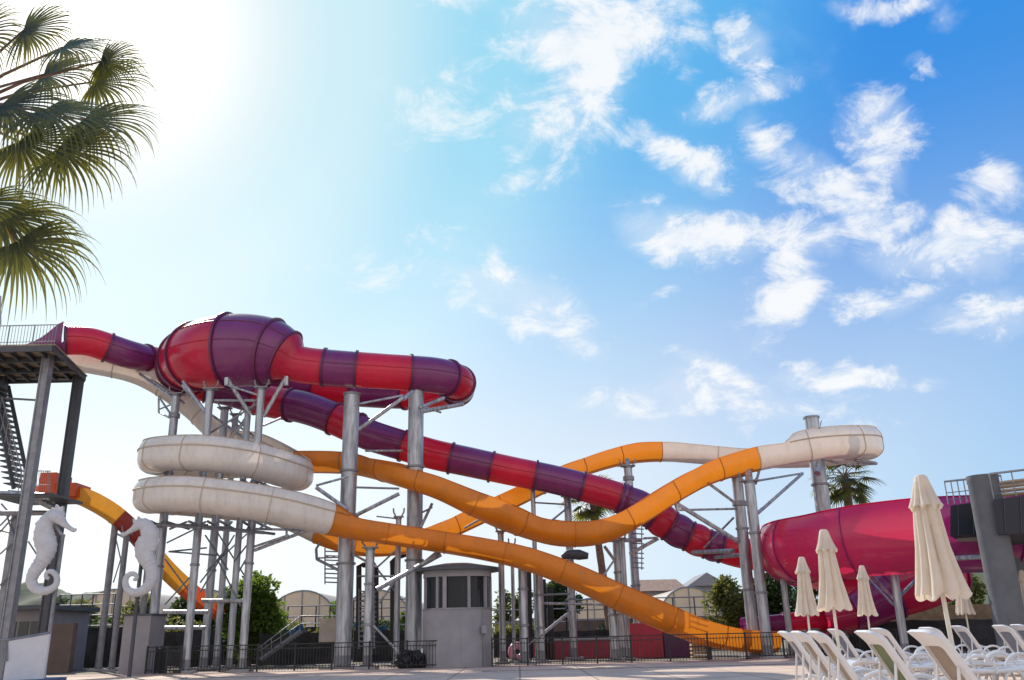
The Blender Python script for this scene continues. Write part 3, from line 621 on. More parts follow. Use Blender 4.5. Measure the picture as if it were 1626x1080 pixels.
# mid landing deck
p0 = P(-20, 784, 34.6); p1 = P(80, 786, 34.6); MB().box(((p0.x+p1.x)/2, 36.0, p0.z-.05), (p1.x-p0.x, 2.6, .09)).build('landing', dsteel, T, smooth=False)

# ================= SEAHORSES =================
def seahorse(label, spine, crown, fin, D, pts_px):
    pr = P(*pts_px, D); t = thing('seahorse_sculpture', label, 'sculpture', V((pr.x, D, 0)), 'white seahorse sculptures')
    rows = []
    for (px, py, hw) in spine: p = P(px, py, D); rows.append((p.x, p.y, p.z, hw*D*1.0/F))
    sm = sample(rows, 8); n = 16; mb = MB(); k = len(sm)
    P3 = [V(q[1][:3]) for q in sm]
    for i in range(k):
        tt = (P3[min(i+1, k-1)]-P3[max(i-1, 0)]).normalized(); nrm_ = tt.cross(V((0, 1, 0))).normalized(); r = max(.02, sm[i][1][3])*.9*(1+.06*(1 if i % 4 == 0 else -.3))
        for j in range(n):
            a = 2*PI*j/n; mb.v.append(P3[i]+nrm_*math.cos(a)*r+V((0, 1, 0))*math.sin(a)*min(r, .30)*.8)
    for i in range(k-1):
        for j in range(n): mb.f.append((i*n+j, i*n+(j+1) % n, (i+1)*n+(j+1) % n, (i+1)*n+j))
    mb.f.append(tuple(range(n))[::-1]); mb.f.append(tuple((k-1)*n+j for j in range(n)))
    mb.build('body', foam, t)
    def slab(pts, th, nm):
        q = [P(*a, D) for a in pts]; m2 = MB(); k_ = len(q); m2.v = [a+V((0, -th, 0)) for a in q]+[a+V((0, th, 0)) for a in q]
        m2.f = [tuple(range(k_)), tuple(range(2*k_-1, k_-1, -1))]+[(i, i+k_, (i+1) % k_+k_, (i+1) % k_) for i in range(k_)]; m2.build(nm, foam, t, smooth=False)
    slab(crown, .07, 'crown'); slab(fin, .05, 'fin')
    return t
seahorse('white seahorse sculpture facing right on the tower posts', [(121, 840, 2.2), (117, 842, 3.6), (110, 838, 4), (102, 832, 6), (92, 822, 11), (80, 822, 12), (71, 835, 14.5), (70, 852, 18), (74, 868, 18), (72, 882, 14.5), (64, 895, 12.5), (55, 908, 11), (50, 922, 9.5), (56, 934, 8.5), (68, 938.5, 7.5), (80, 936, 6.5), (89, 928, 5.6), (90, 916, 5), (83, 908, 4.4), (75, 909, 3.8), (73, 916, 3.4), (78, 919, 2.8)],
    [(80, 812), (84, 806), (88, 808), (90, 801), (95, 806), (101, 804), (101, 811), (104, 818), (92, 824)], [(62, 826), (56, 832), (60, 838), (55, 845), (58, 852), (55, 860), (60, 866), (66, 850)], 32.8, (84, 900))
seahorse('white seahorse sculpture facing left beside the coil frame', [(193, 847, 2.2), (197, 849, 3.4), (204, 845, 3.8), (212, 840, 5.5), (222, 833, 10), (232, 836, 12.5), (238, 850, 16), (233, 866, 20), (231, 880, 17), (236, 892, 13), (241, 905, 11), (241, 920, 10.5), (234, 932, 9), (224, 939, 8), (212, 941, 7), (202, 935, 6), (199, 923, 5.2), (203, 914, 4.8), (211, 911, 4.2), (217, 915, 3.6), (216, 920, 3), (212, 920, 2.4)],
    [(212, 830), (212, 824), (218, 826), (220, 820), (225, 825), (231, 823), (232, 830), (236, 838), (220, 838)], [(250, 838), (254, 845), (250, 850), (255, 858), (251, 866), (246, 872), (242, 850)], 33.6, (228, 900))
column('leaning dark pole behind the left seahorse', (100, 850), 33.1, .14, m=steel2, name='sculpture_pole', cat='pole', foot=False, group='poles carrying the seahorses', struts=[((84, 830, 32.9), (100, 852, 33.1), .05)])
column('pole behind the right seahorse', (229, 850), 33.9, .14, m=dsteel, name='sculpture_pole', cat='pole', foot=False, group='poles carrying the seahorses')

# ================= BOOTH =================
bc = V((gx(727, 36.9), 36.9, 0)); s1 = 1.0
wpx = lambda px: px*36.9*.955/F
Bo = thing('control_booth', 'round grey control booth with dark windows and a flat overhanging roof', 'booth', bc)
rB = wpx(54)
zs = P(727, 968, 36).z; zw = P(727, 916, 36).z; zr = P(727, 905, 36).z
# rounded-rectangular plan
def rr_plan(hx, hy, r, n=8):
    out = []
    for cx_, cy_, a0_ in ((hx-r, hy-r, 0), (-hx+r, hy-r, PI/2), (-hx+r, -hy+r, PI), (hx-r, -hy+r, 1.5*PI)):
        for j in range(n+1): a = a0_+PI/2*j/n; out.append((cx_+r*math.cos(a), cy_+r*math.sin(a)))
    return out
def prism(mb, plan, c, z0, z1, s0=1., s1_=1.):
    k_ = len(plan); o = len(mb.v)
    mb.v += [V((c.x+x*s0, c.y+y*s0, z0)) for x, y in plan]+[V((c.x+x*s1_, c.y+y*s1_, z1)) for x, y in plan]
    mb.f += [tuple(o+i for i in range(k_))[::-1], tuple(o+k_+i for i in range(k_))]+[(o+i, o+(i+1) % k_, o+(i+1) % k_+k_, o+i+k_) for i in range(k_)]; return mb
pl = rr_plan(rB, rB, rB*.75)
prism(MB(), pl, bc, 0, zs).build('wall', conc, Bo)
prism(MB(), pl, bc, zs, zs+.06, 1.02, 1.02).build('sill', steel2, Bo)
k_ = len(pl)
for i in list(range(0, k_, 4)):
    x, y = pl[i]; MB().box((bc.x+x*.96, bc.y+y*.96, (zs+zw)/2), (.10, .10, zw-zs-.02), math.atan2(y, x)).build('window_post', conc, Bo, smooth=False)
MB().box((bc.x-.42, bc.y-rB*.985, (zs+zw)/2), (.15, .10, zw-zs)).build('window_post', conc, Bo, smooth=False)
gl_ = bpy.data.materials.new('tinted_glass'); gl_.use_nodes = True; t_ = gl_.node_tree; p_ = t_.nodes['Principled BSDF']; p_.inputs['Base Color'].default_value = (.02, .022, .028, 1); p_.inputs['Roughness'].default_value = .05
tr_ = t_.nodes.new('ShaderNodeBsdfTransparent'); tr_.inputs[0].default_value = (.5, .5, .52, 1); mx_ = t_.nodes.new('ShaderNodeMixShader'); mx_.inputs[0].default_value = .12; p_.inputs['Specular IOR Level'].default_value = .25; t_.links.new(p_.outputs[0], mx_.inputs[1]); t_.links.new(tr_.outputs[0], mx_.inputs[2]); t_.links.new(mx_.outputs[0], t_.nodes['Material Output'].inputs[0])
mb = MB(); o = 0
mb.v = [V((bc.x+x*.93, bc.y+y*.93, zs+.06)) for x, y in pl]+[V((bc.x+x*.93, bc.y+y*.93, zw)) for x, y in pl]
mb.f = [(i, (i+1) % k_, (i+1) % k_+k_, i+k_) for i in range(k_)]; mb.build('window_band', gl_, Bo)
MB().box((bc.x-.55, bc.y+.5, (zs+zw)/2), (1.3, .12, zw-zs-.02)).build('inner_panel', dsteel, Bo, smooth=False)
prism(MB(), pl, bc, zw, zr-.02, 1.0, 1.0).build('lintel', conc, Bo)
rp = rr_plan(rB*1.24, rB*1.24, rB*1.1, 12)
mb = prism(MB(), rp, bc, zr-.02, zr+.10); prism(mb, rp, bc, zr+.101, zr+.30, 1.0, .35); mb.build('roof', dsteel, Bo)
MB().tube([P(745, 925, 36), P(760, 925, 36)], .03, 6).build('blind_rail', rail_w, Bo)
MB().box((bc.x+.2, bc.y-rB*1.0, zs*.5), (.02, .012, zs-.04)).build('render_joint', steel2, Bo, smooth=False)
MB().tube([(bc.x+rB*.80, bc.y-rB*.86, .02), (bc.x+rB*.80, bc.y-rB*.86, zs*.98)], .025, 6).build('conduit', steel2, Bo)
MB().box((bc.x+rB*.80, bc.y-rB*.90, 1.35), (.20, .12, .28)).build('junction_box', steel2, Bo, smooth=False)

# ================= FENCES =================
def fence(label, pts, h=.98, pan=1.45, m=black):
    """pts world xy polyline"""
    t = thing('metal_fence', label, 'fence', V((pts[0][0], pts[0][1], 0)), 'black pool fences')
    for a, b in zip(pts, pts[1:]):
        a = V((*a, 0)); b = V((*b, 0)); n = max(1, round((b-a).length/pan)); dr = (b-a).normalized(); rz = math.atan2(dr.y, dr.x)
        for k in range(n+1):
            p = a.lerp(b, k/n)
            if k or a == V((*pts[0], 0)): MB().box(p+V((0, 0, h/2+.02)), (.06, .06, h+.06), rz).build('fence_post', m, t, smooth=False)
            if k < n:
                q_ = a.lerp(b, (k+1)/n); c = (p+q_)/2; ln = (q_-p).length-.06; mb = MB()
                mb.box(c+V((0, 0, h)), (ln, .04, .04), rz); mb.box(c+V((0, 0, h-.16)), (ln, .03, .03), rz); mb.box(c+V((0, 0, .12)), (ln, .03, .03), rz)
                for j in range(1, 12): mb.box(p.lerp(q_, j/12)+V((0, 0, h/2-.02)), (.018, .018, h-.1), rz)
                mb.build('fence_panel', m, t, smooth=False)
    return t
def gp(px, py): p = PH(px, py, 0); return (p.x, p.y)
fence('black railing in front of the coil frame, ending at the booth', [(gx(236, 36.6), 36.6), (gx(470, 36.2), 36.2), (gx(707, 35.6), 35.6)])
fence('black railing from the booth past the amber run-out', [(gx(781, 35.6), 35.6), (gx(1000, 36.4), 36.4), (gx(1240, 37.2), 37.2), (gx(1420, 38.0), 38.0), (gx(1580, 38.0), 38.0)])
fence('short dense black gate at the left end of the long railing', [(gx(250, 36.9), 36.9), (gx(268, 35.9), 35.9), (gx(290, 36.0), 36.0)], pan=.7)
column('short dark bollard pipe inside the fence near the amber run-out', (1124, 1012), 38.5, .22, m=dsteel, name='bollard_pipe', cat='pipe', foot=False, group=None)
# ================= LEFT FOREGROUND STRUCTURES =================
Pa = thing('ramp_parapet', 'white panelled ramp parapet with a grey handrail at the bottom left corner', 'parapet', V((gx(40, 30), 30, 0)))
a = P(14, 1018, 29.5); b = P(78, 1007, 30.5)
mb = MB(); 
mb.add([(a.x, a.y, .12), (b.x, b.y, .02), (b.x, b.y, b.z), (a.x, a.y, a.z), (a.x, a.y+.12, .12), (b.x, b.y+.12, .02), (b.x, b.y+.12, b.z), (a.x, a.y+.12, a.z)], [(0, 1, 2, 3), (7, 6, 5, 4), (0, 4, 5, 1), (1, 5, 6, 2), (2, 6, 7, 3), (3, 7, 4, 0)]); mb.build('panel', rail_w, Pa, smooth=False)
MB().tube([P(-20, 1016, 29.5), a+V((0, 0, .04)), b+V((0, 0, .04))], .04, 6).build('handrail', steel2, Pa)
mb = MB()
for k in range(12): x = -14+k*2.4; mb.tube([P(x, 1017, 29.5), P(x, 1050, 29.5)], .02, 5)
mb.build('railing_bar', steel2, Pa)
a0 = gx(-40, 29.2); a1 = gx(78, 30.2); MB().box(((a0+a1)/2, 30.6, .06), (a1-a0, 2.2, .13)).build('kerb', mat('blue_kerb', (.12, .18, .30), .8), Pa, smooth=False)
def block(name, label, cat, px0, px1, pyt, D, dep, m, group=None, cap=None):
    x0 = gx(px0, D); x1 = gx(px1, D); z = P((px0+px1)/2, pyt, D).z; t = thing(name, label, cat, V(((x0+x1)/2, D+dep/2, 0)), group)
    MB().box(((x0+x1)/2, D+dep/2, z/2), (x1-x0, dep, z)).build('wall', m, t, smooth=False)
    if cap: MB().box(((x0+x1)/2, D+dep/2, z+.04), (x1-x0+.08, dep+.08, .08)).build('coping', cap, t, smooth=False)
    return t, x0, x1, z
block('grey_block', 'plain grey rendered block between the right seahorse and the railing', 'block', 193, 236, 978, 37.2, 1.6, conc, None, dsteel)
t, x0, x1, z = block('service_hut', 'low grey hut with dark glazing behind the parapet at the far left', 'hut', -40, 72, 970, 42, 4, conc)
MB().box(((x0+x1)/2-.1, 43.8, z+.10), (x1-x0+.9, 5, .2)).build('roof', dsteel, t, smooth=False)
for a, b in ((2, 22), (26, 42), (45, 64)): 
    xa = gx(a, 42); xb = gx(b, 42); MB().box(((xa+xb)/2, 41.99, 1.35), (xb-xa, .05, 1.7)).build('window', glassd, t, smooth=False)
block('brown_wall', 'brown plastered wall segment right of the low grey hut', 'wall', 72, 114, 990, 41, .4, brown)
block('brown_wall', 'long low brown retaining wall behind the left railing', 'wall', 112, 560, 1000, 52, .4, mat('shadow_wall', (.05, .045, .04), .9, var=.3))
block('brown_wall', 'brown retaining wall below the greenhouses, right of the booth', 'wall', 786, 1215, 981, 56, .5, brown)
block('brown_wall', 'darker brown wall seen under the dark bridge', 'wall', 1300, 1600, 962, 54, .5, mat('ochre_wall', (.22, .15, .09), .9, var=.25))
block('pool_wall', 'low red pool edge behind the railing right of the booth', 'wall', 840, 1000, 1017, 44, .8, mat('maroon_paint', (.32, .03, .06), .6), None, conc)
# run-out trough, red then purple
t = thing('pool_trough', 'red and purple splash trough behind the railing below the amber flume', 'trough', V((gx(1045, 43), 43, 0)))
MB().box((gx(1025, 43), 43.6, .75), (gx(1052, 43)-gx(1000, 43), 1.4, 1.5)).build('red_section', mat('crimson_panel', (.42, .02, .06), .4), t, smooth=False)
MB().box((gx(1075, 43), 43.6, .55), (gx(1098, 43)-gx(1053, 43), 1.4, 1.1)).build('purple_section', mat('purple_panel', (.10, .02, .10), .4), t, smooth=False)
# wooden crate-like block near run-out
t = thing('timber_pallets', 'small stack of pale timber pallets by the railing beside the amber run-out', 'pallets', V((gx(1106, 39), 39, 0)))
for k in range(5): MB().box((gx(1106, 39), 39, .08+k*.16), (.6, .6, .09)).build('pallet', wood, t, smooth=False)
# pink inflatable ring & scrap heap
def torus(c, Rr, r, axis='y', n=20, m=10):
    mb = MB()
    for i in range(n):
        a = 2*PI*i/n
        for j in range(m):
            b = 2*PI*j/m; q = (Rr+r*math.cos(b)); x, z, y = q*math.cos(a), q*math.sin(a), r*math.sin(b); mb.v.append(V(c)+(V((x, y, z)) if axis == 'y' else V((x, z, y))))
    for i in range(n):
        for j in range(m): mb.f.append((i*m+j, i*m+(j+1) % m, ((i+1) % n)*m+(j+1) % m, ((i+1) % n)*m+j))
    return mb
tag(torus((gx(821, 41), 41, .42), .27, .15).build('swim_ring', pinkr), 'pink swim ring leaning behind the post right of the booth', 'swim ring')
hp = thing('scrap_heap', 'dark heap of bin bags and hoses against the railing left of the booth', 'rubbish', V((gx(655, 35.9), 35.9, 0)))
for k in range(7):
    bm = bmesh.new(); bmesh.ops.create_icosphere(bm, subdivisions=3, radius=.26+.12*random.random())
    c = V((gx(640+k*5, 35.9), 35.95+.2*random.random(), .2+.18*(k % 2)))
    mb = MB(); mb.v = [c+v.co*(1+.25*math.sin(v.co.x*17+k)*math.cos(v.co.z*14+v.co.y*9))*.9 for v in bm.verts]; mb.f = [tuple(v.index for v in f.verts) for f in bm.faces]; bm.free(); mb.build('bin_bag', black, hp)

def backdrop(label, px0, px1, pyt, D):  # dark sheets added in place of the shade and planting behind the fence
    t = thing('shade_backdrop', label, 'backdrop', V((gx((px0+px1)/2, D), D, 0)), 'added dark shade sheets behind the pool fence')
    x0 = gx(px0, D); x1 = gx(px1, D); z = P((px0+px1)/2, pyt, D).z; n = max(2, int((x1-x0)/1.8)); mb = MB(); nn_ = n*8
    for i in range(nn_+1):
        x = x0+(x1-x0)*i/nn_; sag = .06*math.sin(PI*(i % 8)/8)
        mb.v += [V((x, D+.05*math.sin(i*1.7), 0.02)), V((x, D+.08*math.sin(i*.9), z*.5)), V((x, D, z-sag))]
    mb.f = [(i*3+j, i*3+3+j, i*3+4+j, i*3+1+j) for i in range(nn_) for j in range(2)]
    mb.build('shade_sheet', shadem, t)
    for k in range(n+1): x = x0+(x1-x0)*k/n; MB().tube([(x, D+.1, 0), (x, D+.1, z+.08)], .035, 6).build('stake', steel2, t)
shadem = mat('painted_shade', (.038, .040, .045), .95, var=.5, scale=1.5)  # near-black colour holds the shade beyond the fence
backdrop('added dark shade sheet behind the coil frame posts', 246, 408, 1000, 46.5)
backdrop('added dark shade sheet beneath the pool stair', 412, 556, 1004, 44)
backdrop('added dark shade sheet between the two massive posts', 562, 668, 1000, 46)
backdrop('added dark shade sheet right of the booth', 784, 850, 1006, 48)
backdrop('added dark shade sheet behind the red and purple trough', 850, 1010, 1000, 50)
backdrop('added dark shade sheet along the railing under the pink bowl', 1300, 1600, 984, 42.5)
backdrop('added dark shade sheet under the seahorses', 118, 200, 995, 47)
# access stair & blue tarp behind the left railing
st = thing('pool_stair', 'grey metal stair with handrails climbing right behind the left railing', 'stairs', V((gx(445, 41), 41, 0)))
MB().tube([P(414, 1048, 41), P(478, 1002, 41)], .10, 4).build('stringer', steel2, st); MB().tube([P(414, 1048, 42), P(478, 1002, 42)], .10, 4).build('stringer', steel2, st)
mb = MB()
for k in range(12): p = P(414, 1046, 41.5).lerp(P(478, 1002, 41.5), k/11); mb.box(p, (.3, 1.0, .04))
mb.build('stair_tread', dsteel, st, smooth=False)
mb = MB()
for o_ in (0, 1): mb.tube([P(412, 1028, 41+o_), P(478, 978, 41+o_), P(520, 978, 41+o_)], .025, 6)
mb.tube([P(412, 1034, 41), P(478, 990, 41), P(520, 990, 41)], .02, 6)
for k in range(5): x = 416+k*15; yy = 1024-k*11.6; mb.tube([P(x, yy, 41), P(x, yy+22, 41)], .02, 5)
mb.build('handrail', steel2, st)
p0 = P(528, 982, 41.5); MB().box((p0.x, 41.5, p0.z-.5), (.9, 1.2, 1.0)).build('landing', mat('pale_block', (.45, .40, .35), .9), st, smooth=False)
def tarp(label, px0, px1, py, D):
    mb = MB(); n = 24; x0 = gx(px0, D); x1 = gx(px1, D); z = P(px0, py, D).z
    for i in range(n+1):
        for j in range(7):
            mb.v.append(V((x0+(x1-x0)*i/n, D+.5*math.sin(i*.7)+j*.35, z-.5*math.sin(PI*i/n)-.22*j+.1*math.sin(i*1.3+j))))
    mb.f = [(i*7+j, (i+1)*7+j, (i+1)*7+j+1, i*7+j+1) for i in range(n) for j in range(6)]
    tag(mb.build('blue_tarpaulin', bluet), label, 'tarpaulin')
tarp('blue tarpaulin hanging behind the stair', 412, 480, 988, 46)
tarp('blue tarpaulin seen between the two massive posts', 560, 612, 990, 47)
# dark service pipes behind
def pipe(label, pts, r, m=black, name='service_pipe', cat='pipe', group='dark service pipes'):
    q_ = [P(*p) for p in pts]; return tag(MB().tube(q_, r, 10).build(name, m), label, cat, group)
pipe('dark square-bent pipe frame left of the mid-height post', [(569, 1040, 43), (570, 898, 43), (576, 897, 43), (594, 897, 43), (597, 903, 43), (597, 1040, 43)], .13)
pipe('dark pipe with a curved head left of the second massive post', [(624, 1040, 43), (624, 905, 43), (623, 893, 43), (632, 884, 43), (652, 877, 43)], .14)
for i, (px, lab) in enumerate([(839, 'between the front posts under the amber flume'), (862, 'just right of the post under the low wave'), (873, 'rightmost of the dark uprights under the amber flume')]):
    pipe('dark upright pipe '+lab, [(px+3, 1046, 44), (px, 908+i*12, 44)], .14)
# curved grey arm (light head) behind the rear column
arm = tag(MB().tube([P(892, 885, 42), P(902, 880, 42), P(920, 881, 42), P(934, 883, 42)], [.12, .22, .24, .14], 10).build('floodlight', dsteel), 'dark rounded floodlight arm beneath the dip of the amber wave', 'floodlight')
# ladders
def ladder(label, px0, px1, pt, pb, D, n, curve=0):
    t = thing('service_ladder', label, 'ladder', V((gx((px0+px1)/2, D), D, 0)), 'service ladders on the columns')
    for px in (px0, px1): MB().tube([P(px, pt, D), P(px, pb, D)], .025, 6).build('ladder_rail', steel2, t)
    for k in range(n):
        y = pt+(pb-pt)*(k+.5)/n; MB().tube([P(px0, y, D), P(px1+3, y+1, D+.6)], .03, 5).build('rung', steel2, t)
    return t
ladder('stepped steel ladder cantilevered left of the first massive post', 516, 540, 872, 928, 37.5, 8)
ladder('steel ladder hanging right of the ladder post', 1003, 1019, 828, 905, 40.2, 10)
ladder('steel ladder between the mid-height post and the dark pipe', 570, 594, 935, 1030, 38.2, 12)
brk = thing('bracket', 'bent bracket frame under the end of the white coil, left of the massive post', 'bracket', V((P(520, 880, 37.5).x, 37.5, 0)), None)
for a, b, r in [((502, 872), (503, 888), .06), ((503, 888), (556, 915), .06), ((503, 886), (550, 884), .04), ((516, 870), (516, 925), .03), ((502, 872), (508, 862), .05)]: MB().tube([P(*a, 37.6), P(*b, 37.4)], r, 6).build('bar', steel2, brk)
# scaffold frames in the background
def scaffold(label, px0, px1, pt, D, nx, levels):
    t = thing('scaffold_frame', label, 'scaffold', V((gx((px0+px1)/2, D), D, 0)), 'thin pipe frames in the background')
    x0 = gx(px0, D); x1 = gx(px1, D); z = P((px0+px1)/2, pt, D).z
    for k in range(nx+1):
        x = x0+(x1-x0)*k/nx; MB().tube([(x, D, 0), (x, D, z)], .04, 6).build('upright', dsteel, t)
    for l in range(levels): zz = z*(.42+.58*(l+1)/levels); MB().tube([(x0, D, zz), (x1, D, zz)], .035, 6).build('rail', steel2, t)
scaffold('thin rusty pipe frame under the seahorses', 86, 175, 944, 48, 5, 4)
scaffold('pipe frame in front of the central greenhouses', 455, 545, 962, 52, 4, 3)
scaffold('pipe rails between the two massive posts', 560, 650, 952, 52, 4, 4)
scaffold('pipe frame before the right greenhouses', 900, 1140, 950, 54, 7, 3)
scaffold('pipe frame right of the grey booth', 780, 900, 968, 54, 4, 2)

# ================= BACKGROUND BUILDINGS =================
def greenhouse(label, pxc, pxw, pt, D, dep=40, zb=0):
    c = gx(pxc, D); w = (gx(pxc+pxw/2, D)-gx(pxc-pxw/2, D))/2; z = P(pxc, pt, D).z; zw_ = z*.45
    t = thing('greenhouse', label, 'greenhouse', V((c, D, 0)), 'arched film greenhouses')
    pr = [(w, 0), (w, zw_)]+[(w*math.cos(PI*j/16), zw_+(z-zw_)*math.sin(PI*j/16)) for j in range(1, 16)]+[(-w, zw_), (-w, 0)]
    k_ = len(pr); mb = MB(); mb.v = [V((c+x, D, h)) for x, h in pr]+[V((c+x, D+dep, h)) for x, h in pr]
    mb.f = [(i, i+1, i+1+k_, i+k_) for i in range(k_-1)]; mb.build('cover', film, t)
    mb = MB(); mb.v = [V((c+x, D+.02, h)) for x, h in pr]; mb.f = [tuple(range(k_))]; mb.build('end_wall', film, t, smooth=False)
    mb = MB(); mb.tube([V((c+x, D-.05, h)) for x, h in pr], .09, 5)
    for f_ in (-.5, 0, .5): mb.tube([(c+w*f_, D-.06, 0), (c+w*f_, D-.06, zw_+(z-zw_)*math.sqrt(1-f_*f_))], .06, 4)
    mb.tube([(c-w, D-.07, zw_), (c+w, D-.07, zw_)], .06, 4); mb.build('frame', steel2, t)
greenhouse('leftmost film greenhouse, behind the seahorses', 172, 110, 936, 100)
greenhouse('film greenhouse glimpsed between the coil posts', 318, 120, 936, 104)
greenhouse('film greenhouse just left of the first massive post', 477, 112, 938, 100)
greenhouse('film greenhouse seen between the two massive posts', 596, 112, 937, 104)
greenhouse('film greenhouse seen under the middle of the amber flume', 945, 110, 950, 100)
greenhouse('rightmost film greenhouse, with a white roof, before the tiled house', 1098, 96, 932, 92)
hs = thing('tiled_house', 'low house with a pink tiled roof and a pointed gable beyond the right greenhouses', 'house', V((gx(1070, 150), 150, 0)))
def gable(mb, x0, x1, y0, y1, z0, z1):
    mb.add([(x0, y0, z0), (x1, y0, z0), (x1, y1, z0), (x0, y1, z0), (x0+ (x1-x0)*.12, (y0+y1)/2, z1), (x1-(x1-x0)*.12, (y0+y1)/2, z1)], [(0, 1, 5, 4), (1, 2, 5), (2, 3, 4, 5), (3, 0, 4), (3, 2, 1, 0)])
xa, xb = gx(1012, 150), gx(1100, 150); z0 = P(1060, 938, 150).z; z1 = P(1060, 920, 156).z
MB().box(((xa+xb)/2, 156, z0/2), (xb-xa-.6, 10, z0)).build('wall', conc, hs, smooth=False); mb = MB(); gable(mb, xa, xb, 150, 162, z0+.01, z1); mb.build('roof', tile, hs, smooth=False)
xa, xb = gx(1096, 148), gx(1162, 148); z0 = P(1130, 930, 148).z; z1 = P(1130, 909, 148).z
MB().box(((xa+xb)/2, 153, z0/2), (xb-xa-.6, 9, z0)).build('wall', conc, hs, smooth=False)
MB().add([(xa, 147.5, z0), (xb, 147.5, z0), ((xa+xb)/2, 147.5, z1), (xa, 158, z0), (xb, 158, z0), ((xa+xb)/2, 158, z1)], [(0, 1, 2), (5, 4, 3), (0, 2, 5, 3), (1, 4, 5, 2), (0, 3, 4, 1)]).build('roof', mat('grey_roof', (.24, .24, .27), .8), hs, smooth=False)

# ================= DARK BRIDGE & CONCRETE COLUMN =================
Dk = thing('bridge_building', 'dark clad elevated bridge at the right edge with railings on top', 'bridge', V((gx(1640, 30), 30, 0)))
def slab_px(pxs, D, dep, m, nm, sk=.62):
    f_ = [P(x, y, D) for x, y in pxs]; k_ = len(f_); mb = MB(); mb.v = f_+[p+V((dep*sk, dep, 0)) for p in f_]
    mb.f = [tuple(range(k_)), tuple(range(2*k_-1, k_-1, -1))]+[(i, i+k_, (i+1) % k_+k_, (i+1) % k_) for i in range(k_)]; return mb.build(nm, m, Dk, smooth=False)
slab_px([(1509, 803), (1509, 851), (1595, 845), (1595, 791)], 30.5, 5, navy, 'fascia')
slab_px([(1578, 793), (1584, 849), (1760, 842), (1760, 770)], 27.9, 4, navy, 'fascia')
for k in range(3):
    xx = 1521+k*24; a = P(xx, 802-k*2, 30.48); b = P(xx+1, 850-k*1.5, 30.48); MB().tube([a, b], .012, 4).build('panel_joint', dsteel, Dk)
for k in range(3):
    xx = 1594+k*26; a = P(xx, 792-k*3, 27.88); b = P(xx+3, 848-k*1, 27.88); MB().tube([a, b], .012, 4).build('panel_joint', dsteel, Dk)
slab_px([(1518, 851.5), (1520, 858), (1740, 856), (1740, 845)], 31.5, 6, soffit, 'soffit')
mb = MB()
def railpx(x0, y0, x1, y1, D, h, n):
    a = P(x0, y0, D); b = P(x1, y1, D); H_ = V((0, 0, h)); mb.tube([a+H_, b+H_], .035, 6)
    for f_ in (.2, .5): mb.tube([a+H_*f_, b+H_*f_], .015, 4)
    for k in range(n+1): p = a.lerp(b, k/n); mb.tube([p, p+H_], .022, 5)
railpx(1506, 801, 1596, 791, 30.6, .78, 9); mb.build('railing', steel2, Dk); mb = MB()
mb.build('railing', steel2, Dk); mb = MB(); railpx(1578, 792, 1720, 775, 28.0, .78, 4); mb.build('railing', steel2, Dk)
mb = MB()
for k in range(4): mb.tube([P(1585, 787-k*6.5, 29.5), P(1660, 780-k*7.2, 29.5)], .06, 4)
mb.tube([P(1583, 793, 29.4), P(1581, 764, 29.4)], .09, 4); mb.build('bench_slats', wood, Dk, smooth=False)
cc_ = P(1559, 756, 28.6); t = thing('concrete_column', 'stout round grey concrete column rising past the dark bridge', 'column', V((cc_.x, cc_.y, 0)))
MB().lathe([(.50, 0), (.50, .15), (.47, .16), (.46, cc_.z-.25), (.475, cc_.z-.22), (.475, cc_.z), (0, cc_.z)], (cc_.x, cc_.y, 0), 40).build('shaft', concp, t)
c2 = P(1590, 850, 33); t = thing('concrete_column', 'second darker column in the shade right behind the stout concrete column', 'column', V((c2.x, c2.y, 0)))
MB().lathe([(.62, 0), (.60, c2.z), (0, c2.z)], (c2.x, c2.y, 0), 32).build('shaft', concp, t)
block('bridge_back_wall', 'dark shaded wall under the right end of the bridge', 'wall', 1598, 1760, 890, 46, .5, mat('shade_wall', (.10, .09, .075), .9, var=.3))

# ================= UMBRELLAS =================
def make_umbrella(sd=0.):
    t = thing('closed_parasol', '', 'parasol', (0, 0, 0), 'closed cream parasols among the loungers')
    def cone(prof, nf, amp, ph, n=72):
        mb = MB(); k_ = len(prof)
        for i, (r, z, a_) in enumerate(prof):
            for j in range(n):
                a = 2*PI*j/n; f = abs(math.cos(nf*a/2+ph+.25*math.sin(i*.8+sd)+.35*math.sin(a*2+sd*1.7)))**.7*(1+.16*math.sin(a*3+sd*2.3+i*.4))
                rr = r*(1-amp*a_*(1-f)); zz = z+(.035*math.sin(nf*a+ph*2)*a_ if i >= k_-1 else 0)
                mb.v.append(V((rr*math.cos(a), rr*math.sin(a), zz)))
        for i in range(k_-1):
            for j in range(n): mb.f.append((i*n+j, i*n+(j+1) % n, (i+1)*n+(j+1) % n, (i+1)*n+j))
        return mb
    cone([(.0, 2.84, 0), (.05, 2.835, 0), (.075, 2.81, .2), (.10, 2.72, .5), (.135, 2.6, .7), (.175, 2.5, .9), (.195, 2.465, 1), (.18, 2.45, 1.)], 8, .30, .3).build('top_cap', cloth, t)
    mb = cone([(.10, 2.62, .4), (.135, 2.5, .5), (.15, 2.40, .7), (.165, 2.25, .9), (.19, 2.0, 1), (.225, 1.8, 1), (.26, 1.62, 1), (.295, 1.48, 1), (.30, 1.44, 1)], 8, .42, .9)
    mb.build('canopy', cloth, t)
    MB().tube([(0, 0, 0), (0, 0, 2.7)], .026, 12).build('pole', pole_m, t)
    mb = MB()
    for k in range(8): a = 2*PI*k/8; mb.tube([(0.05*math.cos(a), .05*math.sin(a), 2.7), (.17*math.cos(a), .17*math.sin(a), 1.5)], .008, 4)
    mb.build('ribs', pole_m, t)
    MB().lathe([(0, .09), (.06, .09), (.26, .07), (.28, 0)], (0, 0, 0), 28).build('base', conc, t)
    return t
